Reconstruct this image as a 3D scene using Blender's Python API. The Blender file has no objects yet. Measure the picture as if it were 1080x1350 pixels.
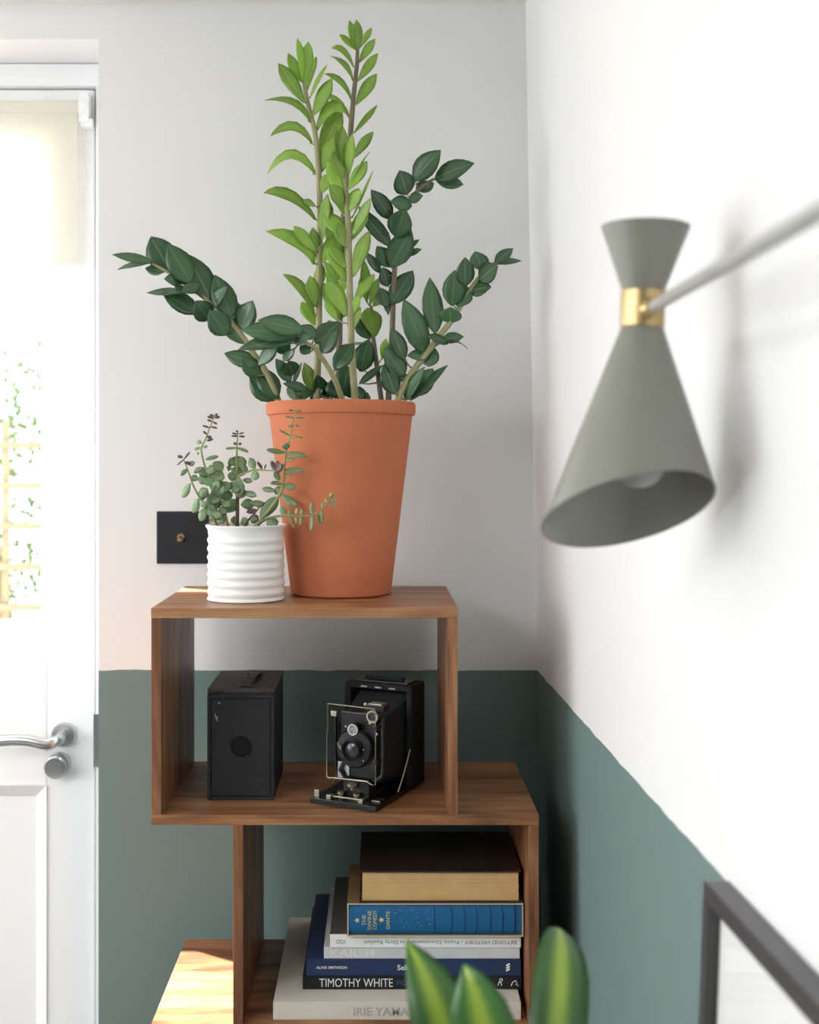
import bpy, bmesh, math, random
from mathutils import Vector, Matrix
random.seed(7)
S = bpy.context.scene
COL = S.collection

# ------------------------------------------------------------------ camera
CZ = 1.578            # eye height; shelf front is the plane Y = 0
CY = -1.5
F = 1500.0            # focal length in pixels of the 1080x1350 frame
cam = bpy.data.cameras.new('camera')
cam.sensor_fit = 'VERTICAL'; cam.sensor_height = 36.0; cam.sensor_width = 28.8
cam.lens = F / 1350 * 36
cam.shift_x = (540 - 500) / 1350
cam.shift_y = -(675 - 611) / 1350
cam.dof.use_dof = True; cam.dof.focus_distance = 1.58; cam.dof.aperture_fstop = 4.5
cam.clip_start = 0.02
co = bpy.data.objects.new('camera', cam); COL.objects.link(co)
co.location = (0, CY, CZ); co.rotation_euler = (math.pi / 2, 0, 0)
S.camera = co

# ------------------------------------------------------------------ world, lights, exposure
w = bpy.data.worlds.new('sky'); S.world = w; w.use_nodes = True
w.node_tree.nodes['Background'].inputs[0].default_value = (0.93, 0.97, 1.0, 1)
w.node_tree.nodes['Background'].inputs[1].default_value = 5.0

def area(name, loc, rot, sx, sy, power, color):
    l = bpy.data.lights.new(name, 'AREA'); l.shape = 'RECTANGLE'; l.size = sx; l.size_y = sy
    l.energy = power; l.color = color
    o = bpy.data.objects.new(name, l); COL.objects.link(o); o.location = loc; o.rotation_euler = rot
    return o
# daylight entering by the big window of the left wall, sun slanting in through the door glass
area('window_daylight', (-2.36, -0.72, 1.60), (0, -math.pi / 2, 0), 1.1, 1.5, 12.0, (0.96, 0.98, 1.0))
# added fill light from above, no such lamp known; its fixture is invented
area('added_ceiling_fill', (-1.45, -1.85, CZ + 606*(0.335-CY)/F - .045), (0, 0, 0), 0.9, 0.9, 31, (0.97, 0.98, 1.0))
sl_ = bpy.data.lights.new('sun', 'SUN'); sl_.energy = 42; sl_.angle = math.radians(1.2); sl_.color = (1.0, 0.96, 0.91)
so_ = bpy.data.objects.new('sun', sl_); COL.objects.link(so_); so_.location = (-2, 3, 4)
_az = Vector((-.85, .53, 0)).normalized(); _el = math.radians(46)
so_.rotation_euler = (_az * math.cos(_el) + Vector((0, 0, math.sin(_el)))).to_track_quat('Z', 'Y').to_euler()
S.view_settings.view_transform = 'Standard'; S.view_settings.look = 'None'
S.view_settings.gamma = 1; S.view_settings.use_curve_mapping = False
S.view_settings.exposure = 0.1

def P(px, py, Y):
    s = (Y - CY) / F
    return Vector(((px - 500) * s, Y, CZ + (611 - py) * s))

# ------------------------------------------------------------------ materials
def srgb(r, g, b):
    f = lambda c: (c / 255 / 12.92) if c / 255 <= 0.04045 else ((c / 255 + 0.055) / 1.055) ** 2.4
    return (f(r), f(g), f(b), 1)

def mat(name, col, rough=0.5, metal=0.0, bump=0.0, bscale=60, var=0.0, vscale=8, spec=0.5, coat=0.0, trans=0.0):
    m = bpy.data.materials.new(name); m.use_nodes = True
    nt = m.node_tree; b = nt.nodes['Principled BSDF']
    b.inputs['Base Color'].default_value = col; b.inputs['Roughness'].default_value = rough
    b.inputs['Metallic'].default_value = metal; b.inputs['Specular IOR Level'].default_value = spec
    b.inputs['Coat Weight'].default_value = coat
    b.inputs['Transmission Weight'].default_value = trans
    tc = nt.nodes.new('ShaderNodeTexCoord')
    if var:
        n = nt.nodes.new('ShaderNodeTexNoise'); n.inputs['Scale'].default_value = vscale; n.inputs['Detail'].default_value = 5
        nt.links.new(tc.outputs['Object'], n.inputs['Vector'])
        r = nt.nodes.new('ShaderNodeMapRange'); r.inputs['From Min'].default_value = 0.3; r.inputs['From Max'].default_value = 0.7
        r.inputs['To Min'].default_value = 1 - var; r.inputs['To Max'].default_value = 1 + var
        nt.links.new(n.outputs['Fac'], r.inputs['Value'])
        mx = nt.nodes.new('ShaderNodeVectorMath'); mx.operation = 'SCALE'; mx.inputs[0].default_value = col[:3]
        nt.links.new(r.outputs['Result'], mx.inputs['Scale']); nt.links.new(mx.outputs['Vector'], b.inputs['Base Color'])
    if bump:
        n = nt.nodes.new('ShaderNodeTexNoise'); n.inputs['Scale'].default_value = bscale; n.inputs['Detail'].default_value = 4
        nt.links.new(tc.outputs['Object'], n.inputs['Vector'])
        bp = nt.nodes.new('ShaderNodeBump'); bp.inputs['Strength'].default_value = bump; bp.inputs['Distance'].default_value = 0.004
        nt.links.new(n.outputs['Fac'], bp.inputs['Height']); nt.links.new(bp.outputs['Normal'], b.inputs['Normal'])
    return m

PAINT_Z = CZ - 0.3333
def wall_paint(name):
    """white paint above the line, sage green paint below, hand cut edge"""
    m = mat(name, srgb(236, 235, 235), 0.75, bump=0.12, bscale=35, spec=0.3)
    nt = m.node_tree; b = nt.nodes['Principled BSDF']
    g = nt.nodes.new('ShaderNodeNewGeometry'); sx = nt.nodes.new('ShaderNodeSeparateXYZ')
    nt.links.new(g.outputs['Position'], sx.inputs[0])
    n = nt.nodes.new('ShaderNodeTexNoise'); n.inputs['Scale'].default_value = 22; n.inputs['Detail'].default_value = 3
    nt.links.new(g.outputs['Position'], n.inputs['Vector'])
    a = nt.nodes.new('ShaderNodeMath'); a.operation = 'MULTIPLY_ADD'; a.inputs[1].default_value = 0.006; a.inputs[2].default_value = PAINT_Z - 0.003
    nt.links.new(n.outputs['Fac'], a.inputs[0])
    lt = nt.nodes.new('ShaderNodeMath'); lt.operation = 'LESS_THAN'
    nt.links.new(sx.outputs['Z'], lt.inputs[0]); nt.links.new(a.outputs[0], lt.inputs[1])
    mx = nt.nodes.new('ShaderNodeMix'); mx.data_type = 'RGBA'
    mx.inputs['A'].default_value = srgb(236, 235, 235); mx.inputs['B'].default_value = srgb(114, 134, 131)
    nt.links.new(lt.outputs[0], mx.inputs['Factor']); nt.links.new(mx.outputs['Result'], b.inputs['Base Color'])
    return m

def wood(name, axis, dark, mid, light, rough=0.42):
    m = mat(name, mid, rough); nt = m.node_tree; b = nt.nodes['Principled BSDF']
    tc = nt.nodes.new('ShaderNodeTexCoord'); mp = nt.nodes.new('ShaderNodeMapping')
    sc = [19, 19, 19]; sc[axis] = 2.2
    mp.inputs['Scale'].default_value = sc
    nt.links.new(tc.outputs['Object'], mp.inputs['Vector'])
    n = nt.nodes.new('ShaderNodeTexNoise'); n.inputs['Scale'].default_value = 1.0; n.inputs['Detail'].default_value = 6
    n.inputs['Roughness'].default_value = 0.66; n.inputs['Distortion'].default_value = 1.3
    nt.links.new(mp.outputs[0], n.inputs['Vector'])
    r = nt.nodes.new('ShaderNodeValToRGB'); e = r.color_ramp.elements
    e[0].position = 0.32; e[0].color = dark; e[1].position = 0.70; e[1].color = light
    k = e.new(0.5); k.color = mid
    nt.links.new(n.outputs['Fac'], r.inputs[0])
    mp2 = nt.nodes.new('ShaderNodeMapping'); sc2 = [240, 240, 240]; sc2[axis] = 9
    mp2.inputs['Scale'].default_value = sc2; nt.links.new(tc.outputs['Object'], mp2.inputs['Vector'])
    n2 = nt.nodes.new('ShaderNodeTexNoise'); n2.inputs['Scale'].default_value = 1.0; n2.inputs['Detail'].default_value = 3
    nt.links.new(mp2.outputs[0], n2.inputs['Vector'])
    mr = nt.nodes.new('ShaderNodeMapRange'); mr.inputs['From Min'].default_value = .3; mr.inputs['From Max'].default_value = .7
    mr.inputs['To Min'].default_value = .78; mr.inputs['To Max'].default_value = 1.12
    nt.links.new(n2.outputs['Fac'], mr.inputs['Value'])
    mu = nt.nodes.new('ShaderNodeVectorMath'); mu.operation = 'SCALE'
    nt.links.new(r.outputs['Color'], mu.inputs[0]); nt.links.new(mr.outputs['Result'], mu.inputs['Scale'])
    nt.links.new(mu.outputs['Vector'], b.inputs['Base Color'])
    bp = nt.nodes.new('ShaderNodeBump'); bp.inputs['Strength'].default_value = 0.15; bp.inputs['Distance'].default_value = 0.001
    nt.links.new(n2.outputs['Fac'], bp.inputs['Height']); nt.links.new(bp.outputs['Normal'], b.inputs['Normal'])
    return m

def leaf_mat(name, base, rib, rough, transl, ribw=0.035, stripe=None):
    """leaf colour from the leaf's own UV: u across, v along"""
    m = mat(name, base, rough); nt = m.node_tree; b = nt.nodes['Principled BSDF']; out = nt.nodes['Material Output']
    uv = nt.nodes.new('ShaderNodeUVMap'); sx = nt.nodes.new('ShaderNodeSeparateXYZ'); nt.links.new(uv.outputs[0], sx.inputs[0])
    d = nt.nodes.new('ShaderNodeMath'); d.operation = 'SUBTRACT'; d.inputs[1].default_value = 0.5; nt.links.new(sx.outputs['X'], d.inputs[0])
    ab = nt.nodes.new('ShaderNodeMath'); ab.operation = 'ABSOLUTE'; nt.links.new(d.outputs[0], ab.inputs[0])
    oi = nt.nodes.new('ShaderNodeObjectInfo')
    tc = nt.nodes.new('ShaderNodeTexCoord'); n = nt.nodes.new('ShaderNodeTexNoise'); n.inputs['Scale'].default_value = 45; n.inputs['Detail'].default_value = 3
    nt.links.new(tc.outputs['Object'], n.inputs['Vector'])
    ad = nt.nodes.new('ShaderNodeMath'); ad.operation = 'ADD'; nt.links.new(oi.outputs['Random'], ad.inputs[0]); nt.links.new(n.outputs['Fac'], ad.inputs[1])
    mr = nt.nodes.new('ShaderNodeMapRange'); mr.inputs['From Min'].default_value = 0.3; mr.inputs['From Max'].default_value = 1.7
    mr.inputs['To Min'].default_value = 0.72; mr.inputs['To Max'].default_value = 1.35; nt.links.new(ad.outputs[0], mr.inputs['Value'])
    sc = nt.nodes.new('ShaderNodeVectorMath'); sc.operation = 'SCALE'; sc.inputs[0].default_value = base[:3]
    nt.links.new(mr.outputs['Result'], sc.inputs['Scale'])
    rp = nt.nodes.new('ShaderNodeMapRange'); rp.interpolation_type = 'SMOOTHSTEP'
    rp.inputs['From Min'].default_value = ribw * 0.4; rp.inputs['From Max'].default_value = ribw * 1.3
    rp.inputs['To Min'].default_value = 1; rp.inputs['To Max'].default_value = 0; nt.links.new(ab.outputs[0], rp.inputs['Value'])
    mx = nt.nodes.new('ShaderNodeMix'); mx.data_type = 'RGBA'; nt.links.new(rp.outputs['Result'], mx.inputs['Factor'])
    nt.links.new(sc.outputs['Vector'], mx.inputs['A']); mx.inputs['B'].default_value = rib
    colout = mx.outputs['Result']
    if stripe:
        mp = nt.nodes.new('ShaderNodeMapping'); mp.inputs['Scale'].default_value = (26, 1.3, 1); nt.links.new(uv.outputs[0], mp.inputs['Vector'])
        n3 = nt.nodes.new('ShaderNodeTexNoise'); n3.inputs['Scale'].default_value = 1; n3.inputs['Detail'].default_value = 2; nt.links.new(mp.outputs[0], n3.inputs['Vector'])
        s1 = nt.nodes.new('ShaderNodeMath'); s1.operation = 'MULTIPLY_ADD'; s1.inputs[1].default_value = 0.20; nt.links.new(n3.outputs['Fac'], s1.inputs[0]); nt.links.new(ab.outputs[0], s1.inputs[2])
        r3 = nt.nodes.new('ShaderNodeMapRange'); r3.interpolation_type = 'SMOOTHSTEP'
        r3.inputs['From Min'].default_value = 0.11; r3.inputs['From Max'].default_value = 0.36; r3.inputs['To Min'].default_value = 1; r3.inputs['To Max'].default_value = 0
        nt.links.new(s1.outputs[0], r3.inputs['Value'])
        m3 = nt.nodes.new('ShaderNodeMix'); m3.data_type = 'RGBA'; nt.links.new(r3.outputs['Result'], m3.inputs['Factor'])
        nt.links.new(colout, m3.inputs['A']); m3.inputs['B'].default_value = stripe; colout = m3.outputs['Result']
    nt.links.new(colout, b.inputs['Base Color'])
    if transl:
        t = nt.nodes.new('ShaderNodeBsdfTranslucent'); nt.links.new(colout, t.inputs['Color'])
        ms = nt.nodes.new('ShaderNodeMixShader'); ms.inputs[0].default_value = transl
        nt.links.new(b.outputs[0], ms.inputs[1]); nt.links.new(t.outputs[0], ms.inputs[2]); nt.links.new(ms.outputs[0], out.inputs['Surface'])
    return m

def glass_mat(name, refl=0.08):
    m = bpy.data.materials.new(name); m.use_nodes = True; nt = m.node_tree; nt.nodes.clear()
    o = nt.nodes.new('ShaderNodeOutputMaterial'); t = nt.nodes.new('ShaderNodeBsdfTransparent'); g = nt.nodes.new('ShaderNodeBsdfGlossy')
    g.inputs['Roughness'].default_value = 0.02
    mx = nt.nodes.new('ShaderNodeMixShader'); mx.inputs[0].default_value = refl
    nt.links.new(t.outputs[0], mx.inputs[1]); nt.links.new(g.outputs[0], mx.inputs[2]); nt.links.new(mx.outputs[0], o.inputs[0])
    return m

def blind_mat():
    m = mat('blind_fabric', srgb(252, 250, 243), 0.8); nt = m.node_tree; b = nt.nodes['Principled BSDF']; out = nt.nodes['Material Output']
    t = nt.nodes.new('ShaderNodeBsdfTranslucent'); t.inputs['Color'].default_value = srgb(255, 253, 246)
    ms = nt.nodes.new('ShaderNodeMixShader'); ms.inputs[0].default_value = 0.6
    nt.links.new(b.outputs[0], ms.inputs[1]); nt.links.new(t.outputs[0], ms.inputs[2]); nt.links.new(ms.outputs[0], out.inputs['Surface'])
    return m

M = dict(
    paint=wall_paint('two_tone_wall_paint'),
    white_wall=mat('white_wall_paint', srgb(240, 238, 236), 0.8),
    far_wall=mat('dark_green_wall', srgb(104, 128, 124), 0.8),
    ceiling=mat('ceiling_paint', srgb(240, 238, 232), 0.8),
    floor=wood('floor_boards', 1, srgb(80, 76, 72), srgb(98, 94, 90), srgb(116, 112, 107)),
    gloss_white=mat('white_gloss_paint', srgb(250, 250, 252), 0.35),
    wood_x=wood('sheesham_along', 0, srgb(92, 56, 36), srgb(150, 102, 68), srgb(192, 146, 104)),
    wood_z=wood('sheesham_upright', 2, srgb(92, 54, 37), srgb(142, 94, 64), srgb(180, 132, 94)),
    terracotta=mat('terracotta', srgb(196, 118, 84), 0.85, bump=0.10, bscale=180, var=0.07, vscale=14, spec=0.2),
    ceramic=mat('white_glazed_ceramic', srgb(240, 240, 238), 0.3, coat=0.2),
    soil=mat('potting_soil', srgb(52, 38, 30), 0.95, bump=0.8, bscale=220, var=0.3, vscale=60),
    dark_leaf=leaf_mat('mature_leaf', srgb(70, 104, 72), srgb(98, 132, 90), 0.22, 0.10),
    young_leaf=leaf_mat('young_leaf', srgb(166, 200, 98), srgb(180, 210, 124), 0.32, 0.45),
    stem_green=mat('green_stem', srgb(156, 152, 110), 0.5, var=0.12, vscale=40),
    stem_dark=mat('dark_stem', srgb(112, 118, 88), 0.5, var=0.15, vscale=40),
    stem_brown=mat('brown_stem', srgb(122, 110, 92), 0.55, var=0.15, vscale=40),
    jade_leaf=leaf_mat('jade_leaf', srgb(120, 146, 106), srgb(126, 152, 112), 0.38, 0.06),
    jade_red=leaf_mat('jade_leaf_red', srgb(92, 72, 70), srgb(100, 84, 76), 0.4, 0.05),
    jade_light=leaf_mat('jade_leaf_light', srgb(142, 152, 104), srgb(148, 158, 110), 0.4, 0.10),
    jade_stem=mat('jade_stem', srgb(138, 150, 88), 0.5, var=0.1, vscale=60),
    jade_bark=mat('jade_bark', srgb(84, 70, 56), 0.7, var=0.2, vscale=80),
    striped_leaf=leaf_mat('striped_leaf', srgb(64, 108, 54), srgb(176, 194, 84), 0.3, 0.15, 0.02, srgb(150, 176, 68)),
    cane=mat('cane_bark', srgb(140, 118, 90), 0.8, bump=0.5, bscale=90, var=0.2, vscale=30),
    grey_pot=mat('grey_planter', srgb(150, 150, 148), 0.6),
    black_plate=mat('black_plate', srgb(28, 29, 36), 0.45),
    brass=mat('brushed_brass', srgb(190, 166, 122), 0.35, 1.0, var=0.06, vscale=60),
    sage_metal=mat('sage_grey_enamel', srgb(130, 130, 121), 0.38),
    arm_metal=mat('grey_enamel_arm', srgb(168, 168, 164), 0.32),
    chrome=mat('satin_chrome', srgb(200, 200, 204), 0.28, 1.0),
    nickel=mat('worn_nickel', srgb(182, 174, 156), 0.32, 1.0),
    leatherette=mat('black_leatherette', srgb(36, 37, 42), 0.55, bump=0.7, bscale=700),
    leatherette_lid=mat('worn_black_leatherette', srgb(70, 60, 57), 0.55, bump=0.6, bscale=600, var=0.25, vscale=30),
    black_paint=mat('black_enamel', srgb(20, 20, 23), 0.3),
    bellows=mat('bellows_cloth', srgb(22, 21, 24), 0.75),
    lens=mat('lens_glass', srgb(58, 54, 62), 0.22, spec=0.6),
    frame_black=mat('dark_picture_frame', srgb(62, 59, 60), 0.36, var=0.08, vscale=20),
    mount=mat('white_mount', srgb(238, 238, 236), 0.8),
    glass=glass_mat('window_glass'),
    pic_glass=glass_mat('picture_glass', 0.05),
    bulb=mat('bulb_glass', (1, 1, 1, 1), 0.04, trans=0.8),
    blind=blind_mat(),
    paper=mat('book_paper', srgb(222, 214, 198), 0.9, bump=0.3, bscale=400),
    old_paper=mat('old_book_paper', srgb(216, 178, 122), 0.9, var=0.07, vscale=60),
    beige_cloth=mat('beige_book_cloth', srgb(218, 210, 198), 0.8, bump=0.3, bscale=800),
    black_cover=mat('black_book_cover', srgb(26, 26, 32), 0.4),
    navy_cover=mat('navy_book_cover', srgb(42, 58, 96), 0.4),
    silver_cover=mat('silver_grey_cover', srgb(214, 214, 216), 0.45, var=0.08, vscale=25),
    white_cover=mat('white_card_cover', srgb(248, 247, 244), 0.5),
    grey_cover=mat('charcoal_front_cover', srgb(96, 92, 88), 0.5),
    blue_cover=mat('blue_cloth_cover', srgb(18, 98, 150), 0.5, bump=0.2, bscale=900, var=0.06, vscale=30),
    slip=mat('tan_slipcase', srgb(134, 108, 76), 0.7, var=0.08, vscale=25),
    cream=mat('cream_slipcase_edge', srgb(204, 192, 166), 0.7),
    brown_cover=mat('dark_brown_leather', srgb(52, 34, 26), 0.5, bump=0.4, bscale=300),
    ink_white=mat('white_print', srgb(236, 234, 228), 0.6),
    ink_grey=mat('grey_print', srgb(176, 169, 161), 0.6),
    ink_dark=mat('dark_print', srgb(110, 108, 106), 0.6),
    ink_blue=mat('blue_print', srgb(58, 84, 140), 0.6),
    ink_gold=mat('gold_print', srgb(226, 208, 140), 0.5),
    ink_navy=mat('navy_print', srgb(12, 40, 74), 0.6),
    trellis=mat('weathered_trellis', srgb(128, 118, 94), 0.85, var=0.1),
    hedge=leaf_mat('hedge_leaf', srgb(84, 106, 64), srgb(94, 114, 74), 0.6, 0.12),
    paving=mat('garden_paving', srgb(200, 192, 180), 0.9, var=0.1),
)

# ------------------------------------------------------------------ mesh helpers
def link(name, me, m, parent=None, label=None):
    o = bpy.data.objects.new(name, me); COL.objects.link(o)
    if m is not None:
        if not me.materials: me.materials.append(M[m] if isinstance(m, str) else m)
    if parent is not None:
        o.parent = parent; o.matrix_parent_inverse = parent_inv(parent)
    if label: o['label'] = label
    return o

def parent_inv(p):
    mt = Matrix.Identity(4); q = p; chain = []
    while q is not None:
        chain.append(q); q = q.parent
    for q in reversed(chain):
        mt = mt @ q.matrix_parent_inverse @ q.matrix_basis
    return mt.inverted()

def thing(name, loc, label, cat, group=None, kind=None):
    o = bpy.data.objects.new(name, None); COL.objects.link(o); o.location = loc; o.empty_display_size = 0.02
    o['label'] = label
    if kind: o['kind'] = kind
    else: o['category'] = cat
    if group: o['group'] = group
    return o

def tag(o, label, cat=None, kind=None, group=None):
    o['label'] = label
    if cat: o['category'] = cat
    if kind: o['kind'] = kind
    if group: o['group'] = group
    return o

class MB:
    def __init__(s): s.v = []; s.f = []; s.sm = []
    def add(s, v, f, smooth=False):
        b = len(s.v); s.v += [tuple(x) for x in v]
        for q in f: s.f.append(tuple(i + b for i in q)); s.sm.append(smooth)
        return s
    def box(s, x0, x1, y0, y1, z0, z1, mt=None):
        v = [Vector(p) for p in ((x0,y0,z0),(x1,y0,z0),(x1,y1,z0),(x0,y1,z0),(x0,y0,z1),(x1,y0,z1),(x1,y1,z1),(x0,y1,z1))]
        if mt is not None: v = [mt @ p for p in v]
        return s.add(v, [(0,3,2,1),(4,5,6,7),(0,1,5,4),(1,2,6,5),(2,3,7,6),(3,0,4,7)])
    def tube(s, pts, rad, n=8, cap=True):
        pts = [Vector(p) for p in pts]
        if not isinstance(rad, (list, tuple)): rad = [rad] * len(pts)
        vs = []; fs = []; up = None
        for i, p in enumerate(pts):
            t = (pts[min(i+1, len(pts)-1)] - pts[max(i-1, 0)]).normalized()
            if up is None: up = t.orthogonal().normalized()
            up = (up - t * up.dot(t)).normalized(); sd = t.cross(up)
            for k in range(n):
                a = 2 * math.pi * k / n
                vs.append(p + (up * math.cos(a) + sd * math.sin(a)) * rad[i])
        for i in range(len(pts) - 1):
            for k in range(n):
                a = i*n+k; b = i*n+(k+1) % n
                fs.append((a, b, b+n, a+n))
        if cap:
            fs.append(tuple(range(n))[::-1]); fs.append(tuple(range((len(pts)-1)*n, len(pts)*n)))
        return s.add(vs, fs, True)
    def lathe(s, prof, n=48, mt=None, closed=False):
        """prof: list of (r, z); revolved round local Z"""
        vs = []; fs = []
        for r, z in prof:
            for k in range(n):
                a = 2*math.pi*k/n; p = Vector((r*math.cos(a), r*math.sin(a), z))
                vs.append(mt @ p if mt is not None else p)
        m = len(prof)
        for i in range(m if closed else m-1):
            j = (i+1) % m
            for k in range(n):
                k2 = (k+1) % n
                fs.append((i*n+k, i*n+k2, j*n+k2, j*n+k))
        if not closed:
            if prof[0][0] > 1e-6: fs.append(tuple(range(n))[::-1])
            if prof[-1][0] > 1e-6: fs.append(tuple(range((m-1)*n, m*n)))
        return s.add(vs, fs, True)
    def mesh(s, name):
        me = bpy.data.meshes.new(name); me.from_pydata(s.v, [], s.f); me.polygons.foreach_set('use_smooth', s.sm); me.update()
        return me
    def build(s, name, m, parent=None, bevel=0.0, label=None, seg=2, sharp=True):
        me = s.mesh(name)
        bm = bmesh.new(); bm.from_mesh(me)
        bmesh.ops.remove_doubles(bm, verts=bm.verts, dist=1e-7)
        bmesh.ops.recalc_face_normals(bm, faces=bm.faces)
        if bevel: bmesh.ops.bevel(bm, geom=bm.edges[:], offset=bevel, segments=seg, affect='EDGES', profile=0.6, clamp_overlap=True)
        for e in bm.edges:
            if len(e.link_faces) == 2 and e.calc_face_angle(0) > 0.6: e.smooth = False
        bm.to_mesh(me); bm.free()
        return link(name, me, m, parent, label)

def box(name, b, m, parent=None, bevel=0.0008, label=None):
    return MB().box(*b).build(name, m, parent, bevel, label)

def smooth_path(pts, n=4):
    """Catmull-Rom through points"""
    pts = [Vector(p) for p in pts]; q = [pts[0]*2-pts[1]] + pts + [pts[-1]*2-pts[-2]]; out = []
    for i in range(1, len(q)-2):
        for k in range(n):
            t = k/n; a, b, c, d = q[i-1], q[i], q[i+1], q[i+2]
            out.append(0.5*((2*b)+(c-a)*t+(2*a-5*b+4*c-d)*t*t+(3*b-a-3*c+d)*t**3))
    out.append(pts[-1]); return out

PROF = dict(ovate=[(0,.10),(.10,.50),(.25,.87),(.43,1),(.61,.92),(.77,.66),(.90,.33),(1,.02)],
            lance=[(0,.16),(.12,.42),(.28,.72),(.46,.94),(.62,1),(.78,.78),(.91,.40),(1,.03)],
            round=[(0,.16),(.10,.45),(.25,.78),(.45,.97),(.62,1),(.80,.80),(.93,.46),(1,.10)],
            taper=[(0,.7),(.3,.92),(.5,1),(.66,.88),(.78,.64),(.88,.36),(.95,.15),(1,.04)],
            strap=[(0,.5),(.18,.68),(.38,.88),(.56,1),(.74,.99),(.87,.82),(.96,.48),(1,.10)])
def leaf_mesh(B, T, w, N, prof='ovate', ctrl=None, fold=0.12, thick=0.0008, bow=0.0, sub=1):
    """closed leaf blade with a folded midrib; B base, T tip, N upper side"""
    B = Vector(B); T = Vector(T); N = Vector(N).normalized()
    if ctrl is None: ctrl = (B+T)/2 + N*bow*(T-B).length
    st = PROF[prof]
    if sub > 1:
        st2 = []
        for i in range(len(st)-1):
            for k in range(sub):
                f = k/sub; st2.append((st[i][0]*(1-f)+st[i+1][0]*f, st[i][1]*(1-f)+st[i+1][1]*f))
        st = st2+[st[-1]]
    vs = []; uvs = []; fs = []
    cols = [-1, -.55, 0, .55, 1]
    for t, k in st:
        p = B*(1-t)**2 + ctrl*2*t*(1-t) + T*t*t
        tg = ((ctrl-B)*(1-t) + (T-ctrl)*t).normalized()
        n = (N - tg*N.dot(tg)).normalized(); sd = tg.cross(n); hw = w*.5*k
        for c in cols:
            vs.append(p + sd*hw*c + n*(fold*hw*abs(c)**1.4 + (thick*.5*(1-abs(c))))); uvs.append((c*.5+.5, t))
        for c in (.55, 0, -.55):
            vs.append(p + sd*hw*c + n*(fold*hw*abs(c)**1.4 - thick)); uvs.append((c*.5+.5, t))
    m = 8
    for i in range(len(st)-1):
        for k in range(m):
            k2 = (k+1) % m; fs.append((i*m+k, i*m+k2, (i+1)*m+k2, (i+1)*m+k))
    fs.append(tuple(range(m))[::-1]); fs.append(tuple(range((len(st)-1)*m, len(st)*m)))
    me = bpy.data.meshes.new('leaf'); me.from_pydata(vs, [], fs)
    me.polygons.foreach_set('use_smooth', [True]*len(fs))
    ul = me.uv_layers.new(name='UVMap')
    for lp in me.loops: ul.data[lp.index].uv = uvs[lp.vertex_index]
    me.update(); return me

def seen_leaf(B, T, wv, rnd, prof, ctrl=None, ratio=0.36, fold=.12, thick=.0008, bow=0.0):
    """leaf whose blade is rolled so that it shows the width wv towards the room"""
    t = (T-B).normalized(); full = max(wv, ratio*(T-B).length)
    N0 = Vector((0, -1, 0)); N0 = (N0 - t*N0.dot(t)).normalized(); sd = t.cross(N0)
    if sd.z < 0: sd = -sd
    a = math.acos(min(1, wv/full)); a = max(a, rnd.uniform(.1, .45))
    return leaf_mesh(B, T, max(full, wv/math.cos(a)) if a < 1 else full, N0*math.cos(a)+sd*math.sin(a), prof, ctrl, fold, thick, bow)

def text(s, m, parent, left, right, cz, y, height=None, rot=0, name='lettering', bold=0.0, up_left=False, shear=0.0):
    """flat print on a face towards -Y.  Fitted to [left, right] in X (or in Z when up_left)"""
    c = bpy.data.curves.new('t', 'FONT'); c.body = s; c.size = 1; c.offset = bold; c.shear = shear; c.resolution_u = 3
    o = bpy.data.objects.new('t', c); COL.objects.link(o)
    bpy.context.view_layer.update(); dg = bpy.context.evaluated_depsgraph_get()
    me = bpy.data.meshes.new_from_object(o.evaluated_get(dg)); bpy.data.objects.remove(o); bpy.data.curves.remove(c)
    xs = [v.co.x for v in me.vertices]; ys = [v.co.y for v in me.vertices]
    x0, x1, y0, y1 = min(xs), max(xs), min(ys), max(ys)
    sx = (right-left)/(x1-x0); sy = (height/(y1-y0)) if height else sx
    for v in me.vertices:
        X = (v.co.x-(x0+x1)/2)*sx; Z = (v.co.y-(y0+y1)/2)*sy
        if rot: X, Z = -X, -Z
        if up_left: v.co = (cz - Z, y, (left+right)/2 + X)      # cz is an X position here
        else: v.co = ((left+right)/2+X, y, cz+Z)
    me.name = name; me.materials.clear()
    return link(name, me, m, parent)

# ================================================================== the setting
WY = 0.335                                     # face of the back wall
WS = (WY - CY)/F
def XW(Y, z): return 208*WS + 0.024*(WY-Y) + 0.017*(PAINT_Z-z)
CEIL = CZ + 606*WS
DX = -370*WS; DT = CZ + 559*WS; DL = -1.30     # door opening: right edge, top, left edge
b = MB(); b.box(DX, 0.45, WY, WY+.30, 0, CEIL+.1); b.box(DL, DX, WY, WY+.30, DT, CEIL+.1); b.box(-2.6, DL, WY, WY+.30, 0, CEIL+.1)
tag(b.build('wall_back', 'paint'), 'white wall with sage green lower half behind the wooden shelf', kind='structure')
y0, y1 = -3.5, WY
vs = []
for Y in (y1, y0):
    for z in (0, CEIL+.1): vs += [(XW(Y, z), Y, z), (XW(Y, z)+.2, Y, z)]
b = MB().add(vs, [(0,2,6,4),(1,5,7,3),(0,4,5,1),(2,3,7,6),(0,1,3,2),(4,6,7,5)])
tag(b.build('wall_right', 'paint'), 'two tone side wall carrying the grey wall lamp', kind='structure')
LX = -2.4
b = MB(); b.box(LX-.2, LX, -3.5, -1.55, 0, CEIL+.1); b.box(LX-.2, LX, .1, WY, 0, CEIL+.1); b.box(LX-.2, LX, -1.55, .1, 0, .98); b.box(LX-.2, LX, -1.55, .1, 2.22, CEIL+.1)
tag(b.build('wall_left', 'white_wall'), 'white wall with a wide window', kind='structure')
b = MB(); b.box(LX, .6, -3.7, -3.5, 0, CEIL+.1)
tag(b.build('wall_front', 'far_wall'), 'dark green wall at the far end of the room', kind='structure')
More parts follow.
